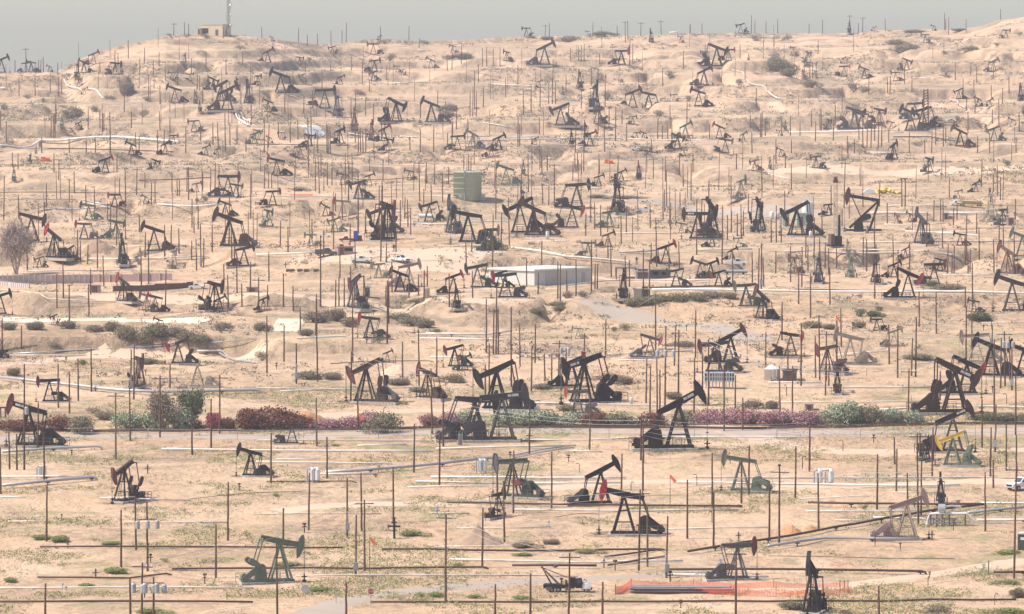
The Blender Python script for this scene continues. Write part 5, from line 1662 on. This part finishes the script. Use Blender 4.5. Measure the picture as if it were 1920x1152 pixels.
def manifold():
    P, mp, u, v = place('D3', 1300, 490); o = empty('manifold', P)
    ob('drum', MB().bar((-22*mp, 0, 130*mp), (28*mp, 0, 130*mp), 70*mp, n=18), 'pipe_silver', o)
    ob('drum_head', MB().lathe([(.01, 0), (34*mp, 6*mp), (36*mp, 14*mp)], 14, (0, -.1, 88*mp)), 'white', o)
    ob('riser', MB().tube([(-110*mp, 0, 10*mp), (-85*mp, 0, 90*mp), (-50*mp, 0, 92*mp), (190*mp, 0, 92*mp), (262*mp, 0, 28*mp)], .42, 10), 'white', o)
    for x in (-80, -35, 5, 60, 180): ob('post', MB().bar((x*mp, -.1, -.2), (x*mp, -.1, 90*mp), .18), 's', o)
    for z in (25, 48): ob('pipe', MB().bar((-70*mp, -.25, z*mp), (120*mp, -.25, z*mp), .20, n=8), 'galv', o)
    for x in (-60, -20, 20, 60, 100): ob('valve', MB().bar((x*mp, -.3, 10*mp), (x*mp, -.3, 62*mp), .14, n=6).bar((x*mp-.25, -.35, 60*mp), (x*mp+.25, -.35, 60*mp), .12, n=6), 's', o)
    ob('branch', MB().tube([(20*mp, .4, 140*mp), (80*mp, .4, 150*mp), (150*mp, .4, 140*mp)], .3, 8), 'pipe_silver', o)
    tag(o, 'silver pipe manifold with a drum, right of the pink pumpjack', 'manifold')
manifold()
for tl, x, y, d_ in (('D1', 1037, 585, 'black valve tree at the foot of a lone pole in front'), ('D0', 1107, 96, 'small black wellhead valve left of the front wires'), ('D0', 718, 885, 'small black valve on the brown pipe in front'), ('D2', 1700, 605, 'small dark valve stump beside the sloping brown pipe'),
                   ('D2', 690, 805, 'dark valve on the brown pipe behind the crane truck'), ('D3', 1230, 598, 'wellhead in front of the pipe manifold'), ('B1', 222, 860, 'grey wellhead standing alone left of the service trucks'), ('B2', 230, 370, 'dark wellhead behind the black pumpjack group')):
    P, mp, u, v = place(tl, x, y); o = empty('valve_tree', P); s = 1.1; o.scale = (1, 1, 1) if tl == 'D1' else (.45,)*3
    ob('stem', MB().bar((0, 0, -.1), (0, 0, 2.6*s), .30, n=8), 'k', o); ob('flange', MB().bar((0, 0, 1.9*s), (0, 0, 2.05*s), .8, n=10).bar((0, 0, .9*s), (0, 0, 1.0*s), .7, n=10), 'k', o)
    ob('hand_wheel', MB().bar((-.75*s, 0, 1.5*s), (.75*s, 0, 1.5*s), .25, n=8).bar((-.8*s, 0, 1.5*s), (-.7*s, 0, 1.5*s), .6, n=12), 'k', o); tag(o, d_, 'valve')
# the orange net and the stack of pipes behind it
def netfence():
    quad = [(1154, 1115), (1184, 1111), (1275, 1113), (1375, 1117), (1455, 1119), (1520, 1120), (1596, 1114)]
    back = [(1184, 1100), (1300, 1101), (1450, 1102), (1590, 1102)]
    o = empty('safety_fence', ground_at(1375, 1115)); B = o.location.copy()
    def run(pts, h):
        P = [ground_at(u, v) for u, v in pts]
        for a, b in zip(P, P[1:]):
            k = max(2, int((b-a).length/.35)); m = MB(); top = []
            for i in range(k+1):
                p = a.lerp(b, i/k); t = i/k; hh = h*(1-.32*math.sin(math.pi*t)); g = surf(p.x, p.y)-B
                if i < k:
                    p2 = a.lerp(b, (i+1)/k); hh2 = h*(1-.32*math.sin(math.pi*(i+1)/k)); g2 = surf(p2.x, p2.y)-B
                    for r_ in range(9): z = r_/8; m.bar(g+Vector((0, 0, .05+hh*z)), g2+Vector((0, 0, .05+hh2*z)), .03)
                m.bar(g+Vector((0, 0, .05)), g+Vector((0, 0, .05+hh)), .03)
            ob('net_panel', m, 'net', o); g = surf(a.x, a.y)-B; ob('stake', MB().bar(g-Vector((0, 0, .1)), g+Vector((0, 0, h+.3)), .08), 'o', o)
    run(quad, .95); run(back, .75); run([quad[0], back[0]], .95)
    tag(o, 'orange plastic safety net strung round the pipe stack', 'safety fence')
    for i, (dx, dz) in enumerate([(j, 0) for j in range(6)]+[(j+.5, 1) for j in range(5)]+[(j+1, 2) for j in range(3)]):
        a = ground_at(1182+random.uniform(-2, 6), 1114); b = ground_at(1372+random.uniform(-4, 8), 1115); off = Vector((0, dx*.55, .25+dz*.30))
        p = surf((a+off).x, (a+off).y)+Vector((0, 0, off.z)); q = surf((b+off).x, (b+off).y)+Vector((0, 0, off.z))
        o2 = ob('stacked_pipe', MB().bar(p, q, .25, n=8), 'galv' if i % 3 else 'pipe_brown', None); 
        o2['label'] = 'grey steel pipe lying in the stack by the orange net'; o2['category'] = 'steel pipe'; o2['group'] = 'pipes stacked by the orange net'
    for px in (1575, 1583, 1590):
        P = ground_at(px, 1112); o3 = ob('marker_post', MB().bar(P, P+Vector((0, 0, 1.6)), .09), 'b'); later(o3, 'short brown stake', 'stake', px, 1112, 'stakes at the right end of the net')
netfence()
# windsocks
for tl, x, y, h_, d_ in (('D1', 853, 850, 280, 'orange windsock right of the middle pole pair in front'), ('D2', 1186, 360, 255, 'orange windsock on a short post left of the green pumpjack'), ('C1', 768, 935, 140, 'orange windsock above the pink oleander hedge'), ('B1', 1258, 1000, 115, 'orange windsock left of the shed'), ('C3', 510, 290, 225, 'orange red windsock on a pole behind the right hand pumpjacks')):
    P, mp, u, v = place(tl, x, y); o = empty('windsock', P); h = h_*mp
    ob('post', MB().bar((0, 0, -.1), (0, 0, h), .08), 'b', o); m = MB(); m.bar((0, 0, h-.1), (.75, -.1, h-1.0), .32, n=10, w2=.50); ob('sock', m, 'o', o); tag(o, d_, 'windsock')
# signs
P, mp, u, v = place('D1', 862, 1085); o = empty('stop_sign', P); h = 105*mp
ob('post', MB().bar((0, 0, -.1), (0, 0, h), .06), 'galv', o)
m = MB(); r_ = .36; m.add([(r_*math.cos(R(22.5+45*i)), -.06, h+r_*math.sin(R(22.5+45*i))) for i in range(8)]+[(r_*math.cos(R(22.5+45*i)), -.03, h+r_*math.sin(R(22.5+45*i))) for i in range(8)], [tuple(range(8)), tuple(range(15, 7, -1))]+[(i, 8+i, 8+(i+1) % 8, (i+1) % 8) for i in range(8)]); ob('sign_plate', m, 'r', o)
cu = bpy.data.curves.new('stop_text', 'FONT'); cu.body = 'STOP'; cu.size = .25; cu.align_x = 'CENTER'; cu.extrude = .004; t = bpy.data.objects.new('lettering', cu); C.objects.link(t); bpy.context.view_layer.update(); tm = bpy.data.meshes.new_from_object(t.evaluated_get(bpy.context.evaluated_depsgraph_get())); bpy.data.objects.remove(t); tm.materials.clear(); tm.materials.append(None); ob('lettering', tm, 'white', o, (0, -.07, h-.09), (math.pi/2, 0, 0))
tag(o, 'red octagonal STOP sign beside the road in front', 'road sign')
P, mp, u, v = place('D1', 370, 1040); o = empty('road_sign', P); h = 80*mp; ob('post', MB().bar((0, 0, -.1), (0, 0, h), .06), 'galv', o); ob('sign_plate', MB().bar((0, -.06, h), (0, -.02, h), 1.0, n=16), 'galv', o); tag(o, 'round grey sign seen from behind, below the green pumpjack', 'road sign')
# portable toilet
P, mp, u, v = place('D3', 1908, 672); o = empty('portable_toilet', P, R(-8)); ob('cabin', MB().box(-.62, .62, 0, 1.2, 0, 2.1), 'd', o); ob('roof', MB().prism([(-.66, 2.1), (.66, 2.1), (.55, 2.3), (-.55, 2.3)], -.04, 1.24), 'white', o); ob('door', MB().box(-.45, .45, -.04, 0, .1, 1.95), 'd', o); ob('notice', MB().box(-.25, .30, -.06, -.04, 1.35, 1.7), 'white', o); tag(o, 'green portable toilet with a white roof at the right edge', 'toilet')
# bales
P, mp, u, v = place('B3', 885, 303)
rb = random.Random(2)
for i in range(34):
    x = rb.uniform(-95, 100)*mp; top = max(0, 1-abs(x)/(100*mp)); z = rb.random()*top*34*mp; y = rb.uniform(0, 3); s = .55
    q = surf(P.x+x, P.y+y, z+.3); m = MB().lathe([(.25, -.32), (.55, -.2), (.62, 0), (.5, .22), (.2, .33)], 9); o = ob('sack', m, 'y', None, q, (rb.uniform(-.5, .5), rb.uniform(-.5, .5), rb.uniform(0, 3)), (1.3, .9, .8))
    tag(o, 'yellow sack in the heap on the bank', 'sack', 'yellow sacks heaped on the bank')
o = ob('tarpaulin', MB().prism([(-1.8, 0), (1.8, 0), (1.2, .9), (-.2, 1.3), (-1.2, .8)], 0, 2), 'white', None, ground_at(*full('B3', 762, 303))); tag(o, 'white bundle at the left of the yellow sacks', 'tarpaulin')
# barrels and bits
for i, x in enumerate((225, 250, 310, 360, 432)):
    P, mp, u, v = place('B1', x, 888); o = ob('barrel', MB().bar((0, 0, .3), (1.0, .2, .3), .62, n=12), 'b', None, P); later(o, 'rusty barrel lying on its side', 'barrel', u, v, 'barrels on the pale yard')
for tl, x, y, d_ in (('B0', 340, 55, 'red pump skid on the upper left slope'), ('B2', 725, 75, 'red pump skid behind the tall end-on pumpjack')):
    P, mp, u, v = place(tl, x, y); o = empty('pump_skid', P); ob('base', MB().box(-38*mp, 38*mp, -1, 1, 0, .3), 'o', o); ob('engine', MB().box(-30*mp, 0, -.7, .7, .3, 30*mp), 'o', o); ob('tank', MB().bar((4*mp, 0, 16*mp), (34*mp, 0, 16*mp), 20*mp, n=12), 'o', o); tag(o, d_, 'pump skid')
P, mp, u, v = place('B1', 342, 328); o = ob('pipeline', MB().bar((-84*mp, -.3, 11*mp), (84*mp, -.3, 11*mp), .85, n=12).box(-10*mp, 10*mp, -.8, .3, -2*mp, 12*mp).box(-86*mp, -76*mp, -.8, .3, -2*mp, 12*mp), 'o', None, P); tag(o, 'bright orange red pipe section on the white pipeline', 'pipeline')
P, mp, u, v = place('B2', 1675, 905); o = empty('horizontal_tank', P); ob('tank_shell', MB().bar((-88*mp, 0, 22*mp), (88*mp, 0, 20*mp), 26*mp, n=16), 'galv', o); [ob('saddle', MB().box(x*mp-.2, x*mp+.2, -.6, .6, -.2, 14*mp), 'k', o) for x in (-60, 60)]; tag(o, 'long silver tube lying beside the olive pumpjacks', 'tank')
P, mp, u, v = place('B1', 1275, 485); o = empty('horizontal_tank', P); [ob('tank_shell', MB().bar((x*mp, 0, 18*mp), ((x+48)*mp, 0, 18*mp), 30*mp, n=14), 'white', o) for x in (-55, 6)]; [ob('saddle', MB().box(x*mp-.2, x*mp+.2, -.6, .6, -.2, 12*mp), 'galv', o) for x in (-40, 40)]; tag(o, 'pair of white horizontal tanks right of the dark pumpjack pair', 'tank')

# ---------------------------------------------------------------- vehicles (unit metres, x = forward)
def wheels(o, xs, w=.95, r=.38, pairs=True):
    for x in xs:
        for s in (-1, 1):
            wl = ob('wheel', MB().bar((x, s*w-.12, r), (x, s*w+.12, r), r*2, n=16), 'tyre', o); ob('rim', MB().bar((x, s*w-.135, r), (x, s*w+.135, r), r*1.05, n=10), 'galv', wl)
def pickup(tile, cx, by, yaw, label, mat='white', bed='box', s=1.0, cat='pickup truck'):
    P, mp, u, v = place(tile, cx, by); o = empty('pickup_truck', P, R(yaw), s)
    ob('body', MB().prism([(-2.7, .50), (-2.7, 1.10), (-.35, 1.12), (.95, 1.12), (2.35, 1.02), (2.65, .92), (2.7, .55), (2.2, .45), (-2.3, .45)][::-1], -.95, .95), mat, o)
    cab = ob('cab', MB().prism([(-.55, 1.11), (-.42, 1.80), (.55, 1.84), (1.25, 1.11)][::-1], -.82, .82), mat, o)
    ob('window', MB().prism([(-.36, 1.20), (-.28, 1.70), (.48, 1.73), (.98, 1.20)][::-1], -.835, .835), 'glass', cab)
    ob('windscreen', MB().add([(1.23, -.72, 1.19), (1.23, .72, 1.19), (.66, .68, 1.78), (.66, -.68, 1.78)], [(0, 1, 2, 3)]), 'glass', cab)
    ob('grille', MB().box(2.66, 2.72, -.6, .6, .62, .88), 'k', o)
    for q in (-1, 1): ob('headlight', MB().box(2.62, 2.70, q*.75-.14, q*.75+.14, .72, .90), 'galv', o)
    ob('bumper', MB().box(2.62, 2.82, -.92, .92, .42, .60), 'galv', o)
    if bed == 'box':
        for q in (-1, 1): ob('tool_box', MB().box(-2.65, -.7, q*.78-.17, q*.78+.17, 1.12, 1.50), mat, o)
    elif bed == 'rack': ob('rack', MB().bar((-2.6, -.9, 1.1), (-2.6, -.9, 1.9), .08).bar((-2.6, .9, 1.1), (-2.6, .9, 1.9), .08).bar((-2.6, -.9, 1.9), (-.6, -.9, 1.9), .08).bar((-2.6, .9, 1.9), (-.6, .9, 1.9), .08).bar((-.6, -.9, 1.1), (-.6, -.9, 1.9), .08).bar((-.6, .9, 1.1), (-.6, .9, 1.9), .08), 'k', o)
    wheels(o, (-1.75, 1.75)); tag(o, label, cat)
pickup('D3', 1915, 218, 215, 'white pickup truck with a rack parked near the right edge', bed='rack', s=.98)
pickup('B1', 788, 820, -8, 'white service pickup with tool boxes, left of the other white pickup', s=.78)
pickup('B1', 1078, 815, -38, 'white pickup facing the camera on the pale yard', bed='rack', s=.8)
pickup('B2', 1000, 440, -3, 'white pickup behind the red headed pumpjack right of centre', s=.72)
pickup('B2', 1688, 842, -3, 'white pickup beside the long silver tube', s=.8)
pickup('B0', 1478, 1017, 178, 'white car parked at the end of the dark wall', bed='none', s=.6)
pickup('B1', 516, 628, 175, 'small pale car below the green pumpjacks', bed='none', s=.48)
pickup('B1', 680, 660, 182, 'dark red pickup beside the blue box', 'm', bed='none', s=.6)
pickup('B1', 530, 770, 5, 'dark flatbed truck in front of the rusty building', 's', bed='box', s=.9)
P, mp, u, v = place('B1', 762, 655); o = empty('machine', P); ob('housing', MB().box(-30*mp, 5*mp, -1, 1, .3, 75*mp), 'blue', o); ob('engine', MB().box(5*mp, 32*mp, -.8, .8, .3, 40*mp), 'd', o); ob('base', MB().box(-34*mp, 38*mp, -1.1, 1.1, 0, .3), 'k', o); tag(o, 'blue boxed machine beside the dark red pickup', 'machine')
def semi():
    for tile, x, y, yaw, tr, lab in (('B3', 1480, 398, 180, 7.5, 'white truck with a long flat trailer on the upper right'), ('A2', 985, 1132, 180, 5.5, 'white truck with a flat bed below the far pumpjacks')):
        P, mp, u, v = place(tile, x, y); o = empty('truck', P, R(yaw), .56)
        ob('cab', MB().prism([(3.2, .7), (3.2, 2.6), (4.3, 2.7), (5.1, 1.75), (6.4, 1.6), (6.5, .7)][::-1], -1.1, 1.1), 'white', o)
        ob('window', MB().prism([(3.7, 1.8), (3.7, 2.4), (4.25, 2.45), (4.75, 1.8)][::-1], -1.12, 1.12), 'glass', o)
        ob('flatbed', MB().box(-tr, 3.0, -1.2, 1.2, 1.15, 1.4), 'k', o); ob('load', MB().box(-tr+.8, 1.5, -.9, .9, 1.4, 2.0).bar((-tr+1, 0, 2.1), (2.6, 0, 2.3), .5, n=8), 't', o)
        wheels(o, (5.4, 1.8, .7, -tr+1, -tr+2.1), 1.0, .5); tag(o, lab, 'truck')
semi()
def crane():
    P, mp, u, v = place('D2', 425, 985); o = empty('crane_truck', P, R(-4)); s = 365*mp/9.1; o.scale = (s,)*3
    ob('flatbed', MB().box(-4.6, 1.3, -1.15, 1.15, 1.05, 1.45).box(-4.7, 1.2, -1.2, -1.1, .75, 1.5).box(-4.7, 1.2, 1.1, 1.2, .75, 1.5), 'k', o)
    ob('hood', MB().prism([(2.5, .75), (2.5, 1.75), (3.6, 1.65), (4.15, 1.3), (4.25, .75)][::-1], -.85, .85), 'white', o)
    for q in (-1, 1): ob('fender', MB().prism([(2.7, .7), (2.9, 1.15), (3.3, 1.3), (3.8, 1.15), (4.1, .7)][::-1], q*1.0-.15, q*1.0+.15), 'white', o)
    c = ob('cab', MB().prism([(1.35, .8), (1.35, 2.55), (2.35, 2.6), (2.65, 1.7), (2.6, .8)][::-1], -1.0, 1.0), 'k', o)
    ob('window', MB().prism([(1.6, 1.75), (1.6, 2.35), (2.28, 2.4), (2.5, 1.75)][::-1], -1.02, 1.02), 'glass', c)
    ob('headache_rack', MB().box(.2, 1.25, -1.0, 1.0, 1.45, 2.75), 'k', o)
    ob('winch', MB().bar((-.6, -.7, 1.9), (-.6, .7, 1.9), .8, n=14).box(-1.2, 0, -.8, .8, 1.45, 1.6), 'b', o)
    for q in (-1, 1):
        ob('boom', MB().bar((-1.8, q*.9, 1.4), (-5.0, q*.15, 4.6), .20), 'b', o); ob('stay', MB().bar((-.2, q*.6, 2.7), (-5.0, q*.15, 4.6), .07).bar((-3.2, q*.9, 1.4), (-5.0, q*.15, 4.6), .12), 'k', o)
    ob('pulley', MB().bar((-5.0, -.25, 4.6), (-5.0, .25, 4.6), .4, n=10), 'k', o)
    ob('tool_chest', MB().box(-4.2, -3.1, -1.24, -1.0, .4, 1.0).box(-.6, .5, -1.24, -1.0, .4, 1.0), 's', o)
    ob('hook_block', MB().box(-1.0, -.6, -1.0, -.8, 1.45, 2.3), 'y', o)
    ob('bumper', MB().box(4.2, 4.4, -1.0, 1.0, .5, .8), 'k', o)
    wheels(o, (-3.2, -1.9, 3.35), .95, .52)
    tag(o, 'old black and white truck carrying a small crane boom on the front road', 'crane truck')
    P, mp, u, v = place('D2', 555, 985); o = empty('sign_board', P); ob('panel', MB().box(-.55, .55, -.05, .0, .25, 1.25), 'white', o); [ob('leg', MB().bar((x, 0, 0), (x, .1, 1.2), .06), 's', o) for x in (-.5, .5)]; tag(o, 'white board standing in front of the crane truck', 'sign board')
crane()
for tl, x, y, h_, d_ in (('B2', 935, 835, 40, 'worker in dark clothes standing left in the equipment yard'), ('B1', 1034, 740, 28, 'worker in dark clothes walking behind the white pickup')):
    P, mp, u, v = place(tl, x, y)
    me = bpy.data.meshes.new('person'); J = [(0, 0, .95), (0, 0, 1.2), (0, 0, 1.42), (0, 0, 1.52), (0, -.02, 1.68), (-.2, 0, 1.40), (-.27, -.02, 1.12), (-.25, -.08, .88), (.2, 0, 1.40), (.27, .02, 1.12), (.26, -.05, .88), (-.1, 0, .9), (-.12, -.04, .5), (-.13, .0, .06), (-.13, -.16, .03), (.1, 0, .9), (.13, .04, .5), (.15, .08, .06), (.15, -.08, .03)]
    E = [(0, 1), (1, 2), (2, 3), (3, 4), (2, 5), (5, 6), (6, 7), (2, 8), (8, 9), (9, 10), (0, 11), (11, 12), (12, 13), (13, 14), (0, 15), (15, 16), (16, 17), (17, 18)]
    me.from_pydata([(a, b, c) for a, b, c in J], E, []); o = bpy.data.objects.new('person', me); C.objects.link(o); o.location = P; me.materials.append(MATS['k'])
    sk = o.modifiers.new('skin', 'SKIN'); rad = [.14, .15, .12, .06, .10, .07, .05, .04, .07, .05, .04, .10, .075, .05, .05, .10, .075, .05, .05]
    for i, r_ in enumerate(rad): me.skin_vertices[0].data[i].radius = (r_, r_*.8)
    me.skin_vertices[0].data[0].use_root = True; o.modifiers.new('smooth', 'SUBSURF').levels = 1
    tag(o, d_, 'person')

# short pipe stubs with a hooked top standing about the near sand
rr = random.Random(31); HK = MB().tube([(0, 0, -.1), (0, 0, 1.1), (.12, 0, 1.28), (.35, 0, 1.3), (.45, 0, 1.15)], .09, 6).mesh('pipe_stub'); HK2 = MB().bar((0, 0, -.1), (0, 0, .9), .12, n=6).bar((-.3, 0, .6), (.3, 0, .6), .12, n=6).box(-.14, .14, -.14, .14, .8, 1.0).mesh('pipe_stub')
for i in range(90):
    D = rr.uniform(660, 1000); x = rr.uniform(-.09, .09)*D; P = surf(x, D); u, v = uv_of(P)
    if v > 1145 or abs(u-960) > 940: continue
    o = ob('pipe_stub', rr.choice((HK, HK2)), rr.choice(('pipe_brown', 'k', 'galv')), None, P, (0, 0, rr.uniform(0, 6)), (rr.uniform(.8, 1.4),)*3)
    o['category'] = 'pipe stub'; o['group'] = 'short pipe stubs in the sand'; later(o, 'short pipe stub', 'pipe stub', u, v, 'short pipe stubs in the sand')
# ---------------------------------------------------------------- labels of the repeats, from the landmark nearest to each
LM = """green storage tank|915 352
grey shed|1045 515
hilltop building|397 60
radio mast|428 40
large green pumpjack in front|520 1085
crane truck|1065 1105
orange net|1370 1115
STOP sign|695 1118
largest soil mound|895 1010
pink pumpjack|1690 1005
silver pipe manifold|1765 980
portable toilet|1912 1022
front black pumpjack by the net|1530 1130
rusty headed front pumpjack|1380 1085
parked white pickup at the right|1905 912
white vessel pair|1545 905
pale green front pumpjack|1400 915
orange windsock in front|1256 925
black pumpjack with red lowered rim|1170 998
dark red headed pumpjack in front left|235 940
black valve tree|739 1005
left looped pipes|590 900
big twin black pumpjacks|900 825
black pumpjack with white plate|1270 840
yellow pumpjack|1785 870
pink hedge|1420 790
whitish oleander at the right|1590 790
round dark olive shrub|720 812
dark red bougainvillea|500 795
magenta bougainvillea|396 800
grey brown tree in the hedge|300 800
round olive hedge plant|149 810
left edge pumpjack behind the wires|55 835
red headed pumpjack on the left terrace|335 680
level pumpjack at the left|95 750
large black pumpjack seen diagonally|1095 750
finned cooler|1390 728
conical white tank|1450 710
faint tan pumpjack|1595 680
red raised headed pumpjack|1370 680
red headed pumpjack below the slope|695 635
black pumpjack with drooping red head|685 752
small green pumpjack pair|870 692
pale chalk strip|190 602
dark brown low wall|290 543
pink retaining wall|100 530
bare tree|35 510
white car|370 540
black and red pumpjack|668 575
white pickups on the yard|720 490
dark pumpjack pair|735 450
rusty box building|650 475
orange red pipe section|565 367
white horizontal tanks|798 408
black pumpjack group by the shed|985 448
equipment yard|1200 520
white pickup by the silver tube|1380 497
black pumpjack with level beam|1310 448
pointed soil mound|1272 402
tall end-on pumpjack|1158 398
largest black pumpjack|1620 435
well derrick|1565 465
tall white tank|1514 422
yellow sacks|1660 363
white truck with trailer|1815 386
small rusty hut|1895 422
black right edge pumpjack|1895 585
red headed lowered pumpjack at right|1705 560
red pump skid on the left|85 300
big pumpjack on the left slope|325 193
white V of pipes|165 165
large grey shrub on the slope|238 180
white sheeting|590 250
pumpjack pair above the sheeting|535 177
pumpjack on a sandy bank|810 230
black pumpjack with a platform|1015 122
far pumpjack beam to beam pair|1200 203
crossed pumpjacks near the ridge|1345 125
bright red headed far pumpjack|1582 143
narrow brown derrick|1737 240
dark olive bank|1465 140
orange hill top|1890 40
skyline pumpjack by the pole|990 66
left skyline pumpjacks|55 136
green far pumpjack|1865 262
far white truck|1206 283
long curved white pipe|220 262"""
STUBS = []
LMK = []
for ln in LM.split('\n'):
    n_, c_ = ln.split('|'); a, b = map(float, c_.split()); LMK.append((n_, a, b))
ORD = ['', 'second ', 'third ', 'fourth ', 'fifth ', 'sixth ', 'seventh ', 'eighth ', 'ninth ', 'tenth ', 'eleventh ', 'twelfth ', 'thirteenth ', 'fourteenth ']
groups = {}
for o, desc, cat, u, v, g in TAGS:
    n_, a, b = min(LMK, key=lambda L: (L[1]-u)**2+(1.6*(L[2]-v))**2)
    dx, dy = u-a, v-b
    if abs(dx) > 1.3*abs(dy): side = 'right of' if dx > 0 else 'left of'
    else: side = 'below' if dy > 0 else 'above'
    groups.setdefault((desc, side, n_), []).append((math.hypot(dx, dy), o))
for (desc, side, n_), L in groups.items():
    L.sort(key=lambda t: t[0])
    for i, (_, o) in enumerate(L):
        o['label'] = f"{ORD[min(i, 13)]+'nearest ' if len(L) > 1 else ''}{desc}, {side} the {n_}"
        if len(o['label'].split()) > 16: print('LONG', o['label'], flush=True)

ground_wear()
# ---------------------------------------------------------------- haze
m = MB().box(-3600, 3600, -60, 3600, -32, 150); hz = bpy.data.objects.new('haze', m.mesh('haze')); C.objects.link(hz)
hm = bpy.data.materials.new('haze'); hm.use_nodes = True; t = hm.node_tree; t.nodes.clear(); out = t.nodes.new('ShaderNodeOutputMaterial'); pv = t.nodes.new('ShaderNodeVolumePrincipled')
pv.inputs['Color'].default_value = (.87, .88, .95, 1); pv.inputs['Density'].default_value = .000066; pv.inputs['Anisotropy'].default_value = .1
t.links.new(pv.outputs[0], out.inputs['Volume']); hz.material_slots[0].link = 'DATA'; hz.data.materials[0] = hm; hz['kind'] = 'stuff'; hz['label'] = 'thin pale haze over the whole oil field'
